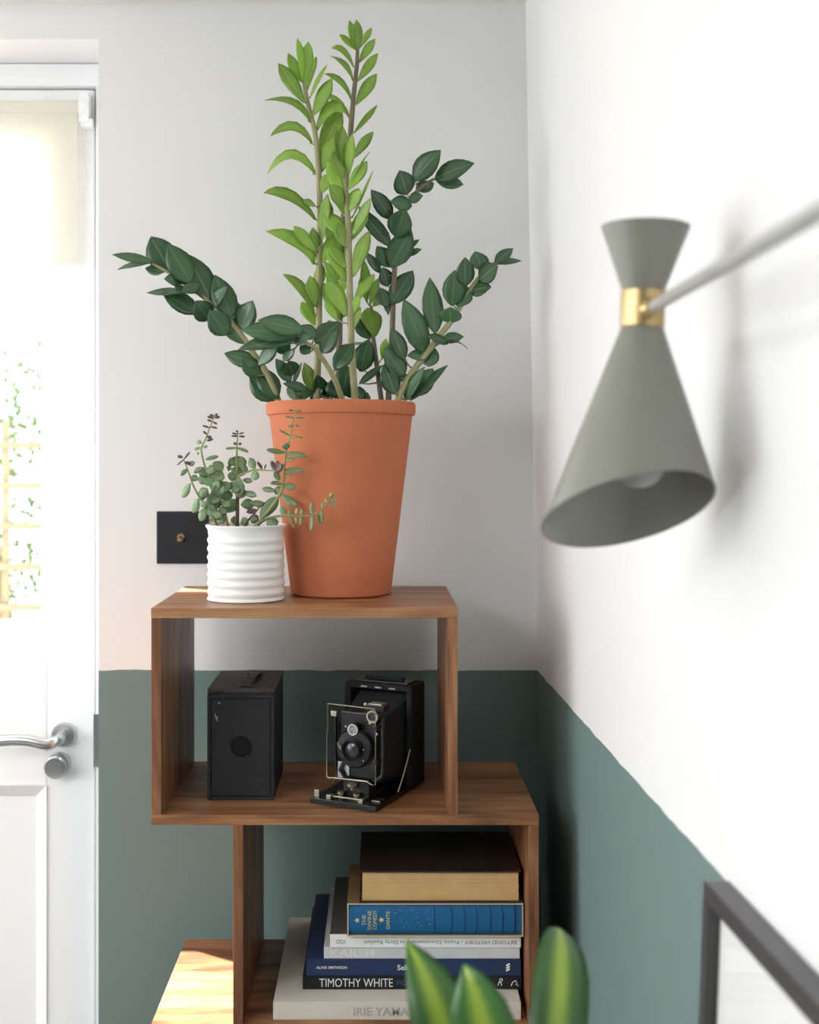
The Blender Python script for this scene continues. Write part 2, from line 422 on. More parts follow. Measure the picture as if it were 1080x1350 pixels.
tag(box('floor', (LX-.2, .6, -3.7, WY+.3, -.06, 0), 'floor', bevel=0), 'brown boarded floor', kind='structure')
tag(box('ceiling', (LX-.2, .6, -3.7, WY, CEIL, CEIL+.12), 'ceiling', bevel=0), 'white ceiling', kind='structure')
tag(box('baseboard_back', (DX+.01, .2, WY-.018, WY-.0005, 0, .12), 'gloss_white'), 'white baseboard along the back wall', kind='structure')

def window(name, label, ax, pos, a0, a1, z0, z1):
    t = thing(name, (pos, (a0+a1)/2, z0) if ax == 'x' else ((a0+a1)/2, pos, z0), label, None, kind='structure')
    def bx(nm, u0, u1, v0, v1, th, m):
        bb = (pos-th, pos+th, u0, u1, v0, v1) if ax == 'x' else (u0, u1, pos-th, pos+th, v0, v1)
        return box(nm, bb, m, t, .002)
    e = .05; mid = (a0+a1)/2
    bx('frame_rail', a0, a1, z0, z0+e, .03, 'gloss_white'); bx('frame_rail', a0, a1, z1-e, z1, .03, 'gloss_white')
    for u in (a0, mid-e/2, a1-e): bx('frame_stile', u, u+e, z0+e, z1-e, .03, 'gloss_white')
    bx('pane', a0+e, mid-e/2, z0+e, z1-e, .003, 'glass'); bx('pane', mid+e/2, a1-e, z0+e, z1-e, .003, 'glass')
window('window_1', 'wide white framed window in the left wall', 'x', LX-.1, -1.55, .1, .98, 2.22)

cp = thing('added_fill_panel', (-1.45, -1.85, CEIL), 'white square ceiling panel added out of view for fill light', 'light')  # unseen panel, made up to go with the added ceiling fill
b = MB(); c0, c1, c2, c3 = -1.93, -.97, -2.33, -1.37
b.box(c0, c1, c2, c2+.03, CEIL-.04, CEIL-.0005); b.box(c0, c1, c3-.03, c3, CEIL-.04, CEIL-.0005); b.box(c0, c0+.03, c2+.03, c3-.03, CEIL-.04, CEIL-.0005); b.box(c1-.03, c1, c2+.03, c3-.03, CEIL-.04, CEIL-.0005)
b.build('frame', 'gloss_white', cp, .002)
box('diffuser', (c0+.03, c1-.03, c2+.03, c3-.03, CEIL-.03, CEIL-.02), 'mount', cp, 0)
# ---- door: frame set back in the opening, half glazed leaf
FY = CY + (DT-CZ)*F/528                        # frame face
door = thing('door_1', ((DX+DL)/2, FY, 0), 'white half-glazed door with chrome lever handle beside the shelf', None, kind='structure')
FI = -374*(FY-CY)/F; FT = CZ + 498*(FY-CY)/F
b = MB(); b.box(FI, DX-.001, FY, FY+.07, 0, FT); b.box(DL+.001, DL+.04, FY, FY+.07, 0, FT); b.box(DL+.001, DX-.001, FY, FY+.07, FT, DT-.001)
b.box(FI-.012, FI, FY+.052, FY+.07, 0, FT)
b.build('door_frame', 'gloss_white', door, .002)
LF = FY+.012; LB = LF+.042; LR = FI-.0045; LLx = DL+.043; LT = FT-.003
GR = -438*(LF-CY)/F; GL = LLx+.08; GB = CZ-219*(LF-CY)/F; GT = LT-.09; PT = CZ-424*(LF-CY)/F
b = MB(); b.box(GR, LR, LF, LB, .012, LT); b.box(LLx, GL, LF, LB, .012, LT); b.box(GL, GR, LF, LB, GT, LT); b.box(GL, GR, LF, LB, PT, GB); b.box(GL, GR, LF, LB, .012, .2)
leafo = b.build('door_leaf', 'gloss_white', door, .0025)
def ring(name, x0, x1, z0, z1, wd, ya, yb, par):
    """bevelled moulding: outer edge at ya, inner edge at yb"""
    o = [(x0,z0),(x1,z0),(x1,z1),(x0,z1)]; i = [(x0+wd,z0+wd),(x1-wd,z0+wd),(x1-wd,z1-wd),(x0+wd,z1-wd)]
    v = [(x, ya, z) for x, z in o]+[(x, yb, z) for x, z in i]+[(x, yb+.012, z) for x, z in i]+[(x, yb+.012, z) for x, z in o]
    f = []
    for a in range(3):
        for k in range(4): f.append((a*4+k, a*4+(k+1) % 4, a*4+4+(k+1) % 4, a*4+4+k))
    for k in range(4): f.append((12+k, 12+(k+1) % 4, (k+1) % 4, k))
    return MB().add(v, f).build(name, 'gloss_white', par)
ring('glazing_bead', GL, GR, GB, GT, .014, LF+.001, LF+.012, leafo)
ring('panel_moulding', GL, GR, .2, PT, .022, LF-.003, LF+.012, leafo)
box('panel', (GL+.001, GR-.001, LF+.014, LF+.03, .201, PT-.001), 'gloss_white', leafo, 0)
box('glass_pane', (GL+.002, GR-.002, LF+.020, LF+.026, GB+.001, GT-.001), 'glass', leafo, 0)
# lever handle on round rose, thumb turn below
hc = P(85, 968, LF); rx = Matrix.Rotation(math.pi/2, 4, 'X')
hnd = MB().lathe([(0,0),(.021,0),(.021,.006),(.019,.009),(0,.009)], 32, Matrix.Translation(hc) @ rx).build('lever_handle', 'chrome', door)
pts = [hc+Vector((0,-.006,0)), hc+Vector((0,-.040,0)), hc+Vector((-.004,-.050,-.001)), hc+Vector((-.016,-.055,-.004)), hc+Vector((-.05,-.056,.003)), hc+Vector((-.09,-.055,.002)), hc+Vector((-.125,-.052,-.006))]
MB().tube(smooth_path(pts, 5), .0095, 16).build('lever', 'chrome', hnd)
tcn = P(78, 1007, LF)
tt = MB().lathe([(0,0),(.021,0),(.021,.006),(.019,.009),(0,.009)], 32, Matrix.Translation(tcn) @ rx).build('thumb_turn', 'chrome', door)
MB().lathe([(0,.008),(.012,.008),(.012,.014),(.0185,.017),(.0195,.026),(.017,.029),(0,.030)], 24, Matrix.Translation(tcn) @ rx).build('turn_knob', 'chrome', tt)
box('strike_plate', (FI-.0035, FI+.012, FY-.0012, FY+.03, CZ-400*(FY-CY)/F, CZ-330*(FY-CY)/F), 'chrome', door, .0004)

# ---- roller blind on the door
BY = LF-.012
bl = thing('roller_blind', P(40, 130, BY), 'cream translucent roller blind half lowered over the door glass', 'blind')
BR = -395*(BY-CY)/F; BLx = GL-.02; bt = CZ+470*(BY-CY)/F
MB().tube([(BLx, BY, bt), (BR, BY, bt)], .0105, 20).build('roller_tube', 'blind', bl)
box('fabric', (BLx+.004, BR-.004, BY-.0004, BY+.0004, CZ+268*(BY-CY)/F, bt-.004), 'blind', bl, 0)
box('bottom_bar', (BLx+.004, BR-.004, BY-.003, BY+.003, CZ+260*(BY-CY)/F, CZ+268*(BY-CY)/F), 'blind', bl, .001)
b = MB(); b.box(BR+.001, BR+.018, BY-.010, LF, bt-.028, bt+.022); b.tube([(BR+.003, BY-.005, bt-.004), (BR+.019, BY-.005, bt-.004)], .015, 20); b.box(BR+.004, BR+.024, BY-.008, LF, bt-.036, bt-.022)
b.build('bracket', 'gloss_white', bl, .0012)
b = MB()
for dx in (0, .006):
    for k in range(52): b.lathe([(0,-.0016),(.0014,-.0008),(.0014,.0008),(0,.0016)], 6, Matrix.Translation((BR+.003+dx, BY-.008, bt-.016-k*.005)))
c = b.build('bead_chain', 'blind', bl); c['kind'] = 'stuff'

# ---- garden beyond the door
tag(box('garden_ground', (-8, 4, WY+.3, 9, -.2, -.12), 'paving', bevel=0), 'pale garden paving outside the door', kind='structure')
tr = thing('garden_trellis', (-1.4, 3.0, -.12), 'pale wooden garden trellis seen through the door glass', 'trellis')
k = 0
sl = None
for i in range(18):
    x = -3.4+i*.16
    if sl is None: sl = box('slat', (x-.014, x+.014, 3.0, 3.018, -.12, 1.75), 'trellis', tr, .002); sx0 = x
    else:
        o = sl.copy(); COL.objects.link(o); o.location.x += x-sx0
hl = None
for i in range(11):
    z = .05+i*.16
    if hl is None: hl = box('rail', (-3.5, -.6, 2.984, 2.9995, z-.014, z+.014), 'trellis', tr, .002); hz0 = z
    else:
        o = hl.copy(); COL.objects.link(o); o.location.z += z-hz0
rnd = random.Random(3)
vs = []; fs = []
hd = thing('hedge', (-2, 3.6, -.12), 'light green leafy hedge behind the trellis', 'hedge')
for i in range(7000):
    p = Vector((rnd.uniform(-3.8, -.4), rnd.uniform(3.15, 3.9), rnd.uniform(.2, 2.1))); d = Vector((rnd.gauss(0,1), rnd.gauss(0,1), rnd.gauss(0,1))).normalized()
    e = d.orthogonal().normalized(); L = rnd.uniform(.03, .06); n = len(vs)
    q = d.cross(e)*.006
    vs += [p, p+d*L*.5+e*L*.3, p+d*L, p+d*L*.5-e*L*.3, p+d*L*.5+q]; fs += [(n, n+1, n+4), (n+1, n+2, n+4), (n+2, n+3, n+4), (n+3, n, n+4)]
o = MB().add(vs, fs).mesh('foliage'); o.uv_layers.new(name='UVMap'); o = link('foliage', o, 'hedge', hd); o['kind'] = 'stuff'
b = MB()
for x in (-3.3, -2.5, -1.7, -.9): b.tube([(x, 3.5, -.12), (x+.03, 3.52, .9), (x, 3.5, 1.7)], [.03, .022, .01], 8)
b.build('branches', 'cane', hd)

# ================================================================== the shelf
TH = .0135; BK = .270
Z = [CZ-.1905, CZ-.4635, CZ-.740, CZ-1.014, CZ-1.289, .0135]     # tops of the boards
XL, XM, XR, XN = -.301, .104, .211, -.193
sh = thing('stepped_shelf', (-.04, .135, 0), 'stepped sheesham wood shelf of staggered open boxes carrying plants, cameras and books', 'shelf')
spans = [(XL, XM), (XL, XR), (XL, XR), (XL, XR), (XL, XR), (XN, XR)]
for (a, c), z in zip(spans, Z): box('board', (a, c, 0, BK, z-TH, z), 'wood_x', sh, .0009)
for i in range(5):
    l, r = (XL, XM) if i % 2 == 0 else (XN, XR)
    for x in (l+.0002, r-TH-.0002): box('side_panel', (x, x+TH, .0006, BK-.001, Z[i+1]+.0001, Z[i]-TH-.0001), 'wood_z', sh, .0008)
for z, a, c in ((Z[0], XL, XM), (Z[1], XL, XR), (Z[2], XL, XR)): pass

# ================================================================== switch on the wall
q0 = P(207, 743, WY); q1 = P(276, 674, WY)
sw = thing('light_switch', (q0.x+.042, WY, q0.z), 'black metal light switch plate with brass toggle on the white wall', 'switch')
box('plate', (q0.x, q1.x, WY-.004, WY-.0002, q0.z, q1.z), 'black_plate', sw, .0015)
tc = P(239, 708, WY-.004)
MB().lathe([(0,0),(.0062,0),(.0062,.002),(.0045,.004),(0,.004)], 20, Matrix.Translation(tc) @ rx).build('collar', 'brass', sw)
MB().tube([tc+Vector((0,-.003,0)), tc+Vector((0,-.010,-.001)), tc+Vector((0,-.018,-.003))], [.0022, .0028, .0038], 12).build('toggle', 'brass', sw)

# ================================================================== terracotta pot with ZZ plant
SZ = Z[0]
pc = Vector((-.0560, .168, SZ)); 
zz = thing('potted_plant', pc, 'tall glossy-leaved plant with bright new shoots in a plain terracotta pot', 'plant')
H = .2790
pr = [(0,.0005),(.070,.0005),(.0735,.003),(.104,H-.024),(.105,H-.019),(.1080,H-.018),(.1095,H-.014),(.1095,H-.003),(.1075,H),(.1010,H),(.0990,H-.004),(.0960,H-.03),(.0920,H-.05)]
pot = MB().lathe(pr[:-1]+[(.094,H-.045),(0,H-.045)], 72, Matrix.Translation(pc)).build('pot', 'terracotta', zz)
b = MB(); rs = random.Random(2)
b.lathe([(0,-.035),(.09,-.035),(.0955,-.030),(.07,-.024),(.03,-.022),(0,-.021)], 40, Matrix.Translation(pc+Vector((0,0,H))))
b.build('soil', 'soil', zz)

ORG = dict(A=(320,10), B=(320,280), C=(140,290), D=(460,180), E=(460,330))
def zp(key, x, y): o = ORG[key]; return o[0]+x/4.5, o[1]+y/4.5
rl = random.Random(11)
def stem(key_pts, depths, rpx, m, extend=True):
    """key_pts: (zoom key, x, y) from the top to the soil; depths: Y at top and at soil"""
    px = [zp(*k) for k in key_pts]; n = len(px); pts = []; depths = (depths[0]+.018, depths[1]+.018)
    for i, (x, y) in enumerate(px):
        t = (i/(n-1))**1.3; pts.append(P(x, y, depths[0]*(1-t)+depths[1]*t))
    if extend:
        d = (pts[-1]-pts[-2]).normalized(); e = pts[-1]+Vector((d.x*.03, 0, -.038)); pts.append(e)
    sp = smooth_path(pts, 4); s = (depths[1]-CY)/F
    rr = [(rpx[0]+(rpx[1]-rpx[0])*math.sqrt(i/(len(sp)-1)))*s*1.05 for i in range(len(sp))]
    o = MB().tube(sp, rr, 10).build('stem', m, zz)
    return o, sp
def leaves(key, st, rows, m, prof='ovate', ratio=.38, dz=.022, fold=.13, ybias=0.0):
    o, sp = st
    for r in rows:
        kk = key; r = list(r)
        if isinstance(r[0], str): kk = r.pop(0)
        bx, by = zp(kk, r[0], r[1]); tx, ty = zp(kk, r[2], r[3])
        # depth of the stem at the height of the leaf base
        best = min(sp, key=lambda p: (((p.x/(p.y-CY)*F+500)-bx)**2 + ((611-(p.z-CZ)/(p.y-CY)*F)-by)**2))
        Yb = best.y + rl.uniform(-.009, .004); Bp = P(bx, by, Yb)
        # start the blade on the stem itself
        off = (best - Bp); off.y = 0
        Tp = P(tx, ty, Yb + rl.uniform(-dz, dz*.7))
        wv = r[4]/4.5*(Yb-CY)/F*(1.16 if m == 'dark_leaf' else 1.04); ctrl = None
        if len(r) > 5:
            mx, my = zp(kk, r[5], r[6]); Mp = P(mx, my, Yb-.004); ctrl = Mp*2-(Bp+Tp)/2
        me = seen_leaf(Bp, Tp, wv, rl, prof, ctrl, ratio, fold, .0007, rl.uniform(-.05, .09))
        lf = link('leaf', me, m, o)
        if off.length > .003:       # short stalk joining blade and stem
            b = MB().tube([best, (best+Bp)/2+Vector((0,0,-.001)), Bp+(Tp-Bp)*.06], [.0013, .0011, .0009], 5); pass
            mm = b.mesh('petiole'); link('petiole', mm, 'stem_green' if m == 'young_leaf' else 'stem_dark', o)

# --- bright shoots
L1 = stem([('A',362,440),('A',385,560),('A',425,720),('A',442,850),('A',452,1000),('A',458,1180),('B',455,300),('B',453,450),('B',451,680),('B',445,900),('B',438,1112)], (.115,.105), (2.2,4.6), 'stem_green')
leaves('A', L1, [(355,440,325,180,50),(365,450,390,200,82),(345,440,270,270,62),(366,565,212,330,88),(385,490,438,290,52),(398,540,500,340,38),
 (418,640,530,420,88),(402,680,130,550,62,300,565),(412,805,162,765,66,300,705),(432,985,148,985,72,290,872),(433,1260,125,1100,78,285,1120),
 (440,730,600,625,84,520,598),(455,870,585,605,118),(465,975,555,760,88),(432,1180,360,1140,40),('B',425,310,135,112,88,330,175),('B',437,235,302,80,72),
 ('B',430,265,415,90,74),('B',425,605,237,365,64,345,450),('B',432,560,400,375,82),('B',427,670,350,530,74),('B',475,160,505,-110,70),('B',478,300,535,130,70),('B',480,420,520,560,60),('B',470,90,520,-60,80),('A',470,1100,520,980,70),('B',440,480,470,300,70)],
 'young_leaf', 'lance', .30)
L2 = stem([('A',597,950),('A',605,1020),('A',618,1160),('A',628,1340),('B',632,300),('B',637,500),('B',643,720),('B',655,950),('B',667,1113)], (.085,.085), (2.4,4.8), 'stem_green')
leaves('A', L2, [(598,960,598,705,56),(592,970,555,720,50),(612,1040,650,750,72),(592,1010,540,850,76),(596,1150,505,900,84),(628,1080,738,910,76),
 (632,1060,752,855,20),(648,1250,772,970,24),(634,1210,698,1080,62),(604,1190,525,1050,90),(606,1240,505,1010,64),(650,1352,760,1130,64),
 (612,1355,485,1215,100),('B',655,160,735,-30,82),('B',658,380,752,108,88),('B',615,410,495,205,76),('B',614,615,500,400,104),('B',662,535,782,365,70),
 ('B',655,600,690,490,50),('B',560,640,490,525,60),('B',560,410,482,290,42),('B',612,330,520,190,70),('B',600,200,560,60,70),('B',650,700,700,560,46)],
 'young_leaf', 'lance', .30)
L3 = stem([('A',682,240),('A',677,350),('A',663,480),('A',650,620),('A',637,780),('A',612,1050),('B',587,200),('B',577,450),('B',574,700),('B',570,900),('B',565,1112)], (.175,.150), (2.0,4.4), 'stem_brown')
leaves('A', L3, [(684,255,675,70,62),(672,250,632,75,50),(700,235,765,118,42),(668,250,573,158,44),(693,325,787,185,56),(660,355,527,242,44,595,255),
 (656,435,520,287,46,600,335),(685,435,803,270,62),(674,575,795,392,78),(644,545,485,392,46,580,440),(637,665,490,520,46,575,570),(660,745,798,577,46),(655,895,777,735,62),('B',575,255,500,60,84),('B',585,300,645,110,62),('B',575,455,500,330,82),('B',580,490,625,330,62),('B',570,625,498,480,84),('B',575,645,640,500,62),('B',565,770,505,640,80),(612,1110,515,960,84),(620,1060,560,850,74),(610,1210,690,1070,64),('B',590,180,690,40,64)],
 'young_leaf', 'lance', .30)
S4 = stem([('B',762,560),('B',770,700),('B',795,900),('B',822,1113)], (.150,.125), (2.0,3.6), 'stem_brown')
leaves('B', S4, [(785,735,740,565,120),(735,535,722,285,62),(755,545,805,390,52),(715,500,705,380,50),(828,870,852,748,50),(770,560,860,470,60)], 'young_leaf', 'lance', .3)
leaves('B', S4, [(755,750,665,625,84),(700,945,750,750,112),(690,1020,835,905,44),(720,1112,742,1068,60),(760,780,560,800,20),(700,1110,690,1030,60)], 'dark_leaf')
# --- dark arching stems
R1 = stem([('D',505,250),('D',420,310),('D',352,390),('D',305,480),('D',286,600),('D',272,780),('D',264,950),('D',258,1130),('B',878,860),('B',865,1113)], (.120,.130), (1.6,3.9), 'stem_brown')
leaves('D', R1, [(385,260,545,80,122),(510,248,745,158,108),(515,255,680,285,88),(345,345,300,200,120),(400,320,505,275,76),(355,380,440,350,64),
 (375,410,245,385,88),(255,490,130,315,92),(280,600,335,428,132),(250,655,58,415,88),(250,775,370,548,134),(345,665,420,610,30),(350,700,432,668,36),
 (245,775,165,650,92),(192,812,92,685,52),(232,890,200,775,78),(255,995,380,795,116),(225,1010,185,895,80),(210,940,235,1060,40)], 'dark_leaf')
R2 = stem([('E',870,70),('E',765,170),('E',700,270),('E',655,345),('E',600,430),('E',540,505),('E',470,600),('E',385,710),('E',325,810),('E',290,897)], (.110,.095), (1.8,4.6), 'stem_green')
leaves('E', R2, [(865,72,975,-12,62),(880,82,1025,62,40),(790,120,750,5,102),(690,215,690,40,100),(612,330,630,115,112),(775,175,885,90,112),
 (720,235,845,218,92),(650,335,690,208,118),(600,432,605,335,120),(512,495,480,160,112),(555,525,682,512,60),(590,552,458,505,50),(510,568,705,585,28,620,538),
 (440,612,325,290,132),(435,600,405,430,100),(470,625,345,625,62),(470,690,512,580,84),(330,745,212,580,118),(330,650,250,460,84),
 (382,765,283,755,46),(365,892,588,680,60),(395,865,500,700,110),(330,892,450,690,62),(275,855,210,670,104)], 'dark_leaf')
LF_ = stem([('C',265,255),('C',370,312),('C',455,372),('C',545,432),('C',640,512),('C',740,602),('C',820,705),('C',880,800),('C',940,885),('C',990,985),('C',1022,1075)], (.095,.120), (1.4,4.2), 'stem_green')
leaves('C', LF_, [(275,248,35,205,58),(258,256,66,295,40),(378,302,265,98,152),(350,305,230,285,66),(505,375,365,140,132),(448,365,343,350,68),
 (495,375,405,292,90),(622,482,490,205,134),(558,382,448,430,70),(745,582,645,325,122),(622,512,720,395,82),(455,428,240,432,50),(545,552,330,428,104),
 (470,440,405,390,50),(612,595,530,478,112),(718,682,612,535,122),(815,735,640,520,92),(800,652,870,478,122),(760,560,780,490,70),
 (905,865,700,790,92),(905,930,800,810,92),(1002,1072,850,925,122),(1012,1062,900,870,112)], 'dark_leaf')
FS = stem([('B',350,762),('B',420,802),('B',482,880),('B',540,980),('B',588,1100)], (.020,.075), (1.8,3.8), 'stem_green')
leaves('B', FS, [(360,700,90,640,112),(340,735,-30,815,92),(335,715,-8,700,122),(430,745,340,670,82),(430,775,578,650,112),(545,935,660,775,96),
 (470,835,560,700,92),(205,790,92,905,78),(275,835,200,770,78),(400,835,340,790,62),(240,880,310,810,52),(300,770,410,730,60)], 'dark_leaf')
G1 = stem([('B',232,880),('B',250,960),('B',290,1040),('B',320,1113)], (.080,.095), (1.4,2.6), 'stem_dark')
leaves('B', G1, [(285,1005,195,868,72),(300,965,270,880,84),(385,1050,238,1015,52),(345,1112,262,1040,62),(300,1012,352,890,32),(350,1112,405,1020,60),(250,960,210,900,60)], 'dark_leaf')
G2 = stem([('B',600,960),('B',560,1040),('B',520,1113)], (.110,.110), (2.0,2.6), 'stem_dark')
leaves('B', G2, [(615,1085,600,895,112),(500,1105,480,1000,104),(400,1112,475,1052,60),(560,1100,540,980,110),(470,1100,440,960,80),(640,1100,625,960,70)], 'dark_leaf')
leaves('B', G2, [(425,1060,365,890,84)], 'young_leaf', 'ovate')

# ================================================================== white ribbed pot with jade plant
jc = Vector((-.1866, .094, SZ)); JH = .1055
jp = thing('potted_jade_plant', jc, 'small jade plant with round fleshy leaves in a white ribbed ceramic pot', 'plant')
pr = [(0,.0004),(.0525,.0004),(.0545,.002)]
for i in range(41):
    z = .006+.084*i/40; pr.append((0.0533+.0010*math.cos(2*math.pi*(i/40)*7+math.pi) - .0002*i/40, z))
pr += [(.0530,.094),(.0530,.098),(.0560,JH-.003),(.0565,JH-.0012),(.0555,JH),(.0535,JH-.0015),(.0505,JH-.008),(.0495,JH-.022),(0,JH-.022)]
MB().lathe(pr, 72, Matrix.Translation(jc)).build('pot', 'ceramic', jp)
MB().lathe([(0,-.016),(.045,-.016),(.0505,-.010),(.03,-.007),(0,-.006)], 32, Matrix.Translation(jc+Vector((0,0,JH)))).build('soil', 'soil', jp)
rj = random.Random(5)
def jz(x, y): return 190+x/4, 530+y/4
def jstem(pts, dep, rpx, m):
    n = len(pts); pp = []
    for i, (x, y) in enumerate(pts):
        t = i/(n-1); a, c = jz(x, y); pp.append(P(a, c, dep[0]*(1-t)+dep[1]*t))
    sp = smooth_path(pp, 4); rr = [(rpx[0]+(rpx[1]-rpx[0])*i/(len(sp)-1))*.00105 for i in range(len(sp))]
    return MB().tube(sp, rr, 8).build('stem', m, jp), sp
def jleaves(st, rows, m, dz=.009, ratio=.45, yb=0.0):
    o, sp = st
    for r in rows:
        bx, by = jz(r[0], r[1]); tx, ty = jz(r[2], r[3])
        best = min(sp, key=lambda p: (((p.x/(p.y-CY)*F+500)-bx)**2 + ((611-(p.z-CZ)/(p.y-CY)*F)-by)**2))
        Y = best.y+yb; B_ = P(bx, by, Y); T_ = P(tx, ty, Y+rj.uniform(-dz, dz)); wv = r[4]/4*(Y-CY)/F*1.18
        me = seen_leaf(B_, T_, wv, rj, 'round', None, ratio, -.10, min(.0022, wv*.35), rj.uniform(-.02, .05))
        link('leaf', me, m, o)
J1 = jstem([(495,160),(490,240),(488,300),(490,400),(492,520),(490,690)], (.085,.090), (.7,2.2), 'jade_stem')
J1b = jstem([(493,500),(492,600),(490,690)], (.0885,.090), (2.3,2.6), 'jade_bark')
J2 = jstem([(372,72),(345,140),(325,195),(302,245),(312,310),(325,350),(370,450),(420,560),(450,690)], (.075,.085), (.7,1.9), 'jade_stem')
J3 = jstem([(207,300),(235,370),(255,430),(290,500),(330,555),(370,620),(400,690)], (.060,.085), (.8,1.8), 'jade_stem')
J4 = jstem([(795,45),(772,175),(750,250),(740,350),(735,430),(715,490),(660,570),(600,640),(560,690)], (.052,.085), (.7,2.6), 'jade_stem')
J5 = jstem([(990,490),(960,545),(905,592),(830,602),(750,600),(690,605),(620,630),(570,690)], (.030,.080), (.6,2.4), 'jade_light')
J6 = jstem([(700,362),(640,360),(580,358),(530,375),(488,395)], (.055,.082), (.7,1.6), 'jade_stem')
J7 = jstem([(612,550),(580,590),(545,630),(520,690)], (.055,.080), (.8,1.5), 'jade_bark')
jleaves(J1, [(495,345,490,283,62),(500,392,500,338,64),(495,512,500,400,58),(518,352,512,288,44),(472,420,458,465,52),(505,470,530,500,50),(480,330,450,300,44),(460,350,440,345,30),
 (430,525,440,462,54),(440,582,482,512,60),(512,542,582,535,50),(560,530,642,542,32),(530,475,592,495,30),(480,645,475,602,36),(512,645,548,618,42),(470,440,500,470,50),
 (488,240,432,245,13),(492,240,550,262,15),(500,400,440,385,40),(520,410,570,418,26)], 'jade_leaf')
jleaves(J1, [(495,180,460,178,10),(500,180,532,182,10),(495,170,465,163,8),(500,168,527,160,8),(495,165,487,148,9),(492,220,470,218,14),(497,222,512,219,13)], 'jade_red', .004)
jleaves(J2, [(352,400,285,402,56),(350,392,422,397,62),(412,362,368,315,52),(350,382,288,360,48),(402,470,405,415,42),(372,420,370,472,46),(376,465,368,538,78),(335,490,284,485,50),
 (362,522,325,540,40),(402,555,420,592,42),(325,302,390,285,20),(300,240,265,250,15),(300,214,278,208,22),(310,236,332,234,15),(292,270,278,271,14),(382,638,388,568,82),(390,500,360,560,60),(420,470,440,420,50),(300,350,262,368,26)], 'jade_leaf')
jleaves(J2, [(330,205,364,194,13),(330,182,356,187,14),(332,172,312,153,10),(345,135,308,123,9),(350,130,386,137,9),(360,105,333,92,10),(362,105,386,116,10),(368,86,333,75,12),(370,82,400,78,14),(370,76,346,65,12),(372,72,388,62,12)], 'jade_red', .004)
jleaves(J3, [(242,430,200,503,38),(285,512,255,582,46),(326,562,294,626,44),(226,352,194,386,25),(236,335,265,315,24),(285,408,246,394,30),(262,372,310,345,25),(285,480,335,485,46)], 'jade_leaf')
jleaves(J3, [(207,302,173,332,9),(210,300,240,263,11),(205,292,176,285,15),(212,318,250,325,16)], 'jade_red', .004)
jleaves(J4, [(750,252,747,220,38),(745,265,648,250,25),(752,268,860,282,26),(745,302,792,298,15),(742,355,840,360,24),(738,385,777,382,15),(735,430,668,425,20),(735,440,798,450,34),
 (722,468,684,464,40),(692,470,623,455,26),(725,487,805,547,34),(612,612,705,500,60),(570,640,585,598,42),(715,412,688,368,28)], 'jade_leaf')
jleaves(J4, [(790,45,762,42,9),(795,45,832,48,9),(790,85,744,75,9),(795,85,846,80,9),(790,125,758,128,13),(795,122,817,125,13),(770,175,712,145,10),(772,175,836,187,10),(760,218,780,215,9)], 'jade_leaf', .004)
jleaves(J5, [(662,608,690,664,54),(742,600,725,552,28)], 'jade_leaf', .004)
jleaves(J5, [(770,600,768,570,16),(772,604,792,662,15),(802,596,806,556,14),(832,602,832,565,17),(830,602,824,652,19),(886,594,884,533,20),(886,598,880,680,22),(940,565,940,533,16),(936,570,942,642,18),
 (985,508,1022,520,20),(985,503,990,478,22),(975,525,1012,552,18),(966,530,952,512,16),(915,590,930,640,14),(800,600,800,640,12)], 'jade_light', .006)
jleaves(J6, [(582,356,558,294,36),(590,362,580,412,40),(545,372,520,335,26)], 'jade_leaf')
jleaves(J6, [(692,362,672,310,22),(692,358,706,310,26),(692,370,730,330,34),(622,352,600,314,14),(634,352,642,328,10)], 'jade_red')
jleaves(J3, [(340,560,372,545,46),(300,500,330,455,48),(330,530,300,548,40),(370,600,350,560,50),(360,590,410,600,44),(390,640,420,600,44)], 'jade_leaf', yb=-.008)
jleaves(J2, [(330,370,372,350,46),(360,440,335,400,50),(380,470,425,450,50),(400,500,372,440,52),(420,550,450,520,46),(360,430,400,440,48),(430,590,405,560,46)], 'jade_leaf', yb=-.008)
jleaves(J7, [(612,552,635,530,14),(600,570,540,580,24),(580,592,600,625,24)], 'jade_red')

# ================================================================== box camera
bc = thing('box_camera', (-.1906, .137, Z[1]), 'black leatherette box camera with round lens hole and strap handle', 'camera')
x0, x1, ya, yb, z0 = -.2366, -.1446, .065, .210, Z[1]+.0004
ht = .1465
body = box('body', (x0, x1, ya+.004, yb, z0, z0+ht), 'leatherette', bc, .0012)
# front panel: raised border with a recessed face and a round opening
b = MB(); e = .0045
b.box(x0, x0+e, ya, ya+.0045, z0, z0+ht-.002); b.box(x1-e, x1, ya, ya+.0045, z0, z0+ht-.002); b.box(x0+e, x1-e, ya, ya+.0045, z0, z0+e); b.box(x0+e, x1-e, ya, ya+.0045, z0+ht-.002-e, z0+ht-.002)
b.build('front_border', 'leatherette', bc, .0008)
fc = P(317.5, 984, ya+.001); R = .0138; n = 32
vs = []; fs = []
ax0, ax1, az0, az1 = x0+e+.0012, x1-e-.0012, z0+e+.0012, z0+ht-.002-e-.0012
for k in range(n):
    a = 2*math.pi*k/n; c_, s_ = math.cos(a), math.sin(a)
    t = min((ax1-fc.x)/c_ if c_ > 1e-6 else ((ax0-fc.x)/c_ if c_ < -1e-6 else 9), (az1-fc.z)/s_ if s_ > 1e-6 else ((az0-fc.z)/s_ if s_ < -1e-6 else 9))
    vs += [(fc.x+R*c_, ya+.0008, fc.z+R*s_), (fc.x+t*c_, ya+.0008, fc.z+t*s_), (fc.x+R*c_, ya+.0045, fc.z+R*s_)]
for k in range(n):
    k2 = (k+1) % n; fs += [(k*3, k2*3, k2*3+1, k*3+1), (k*3, k*3+2, k2*3+2, k2*3)]
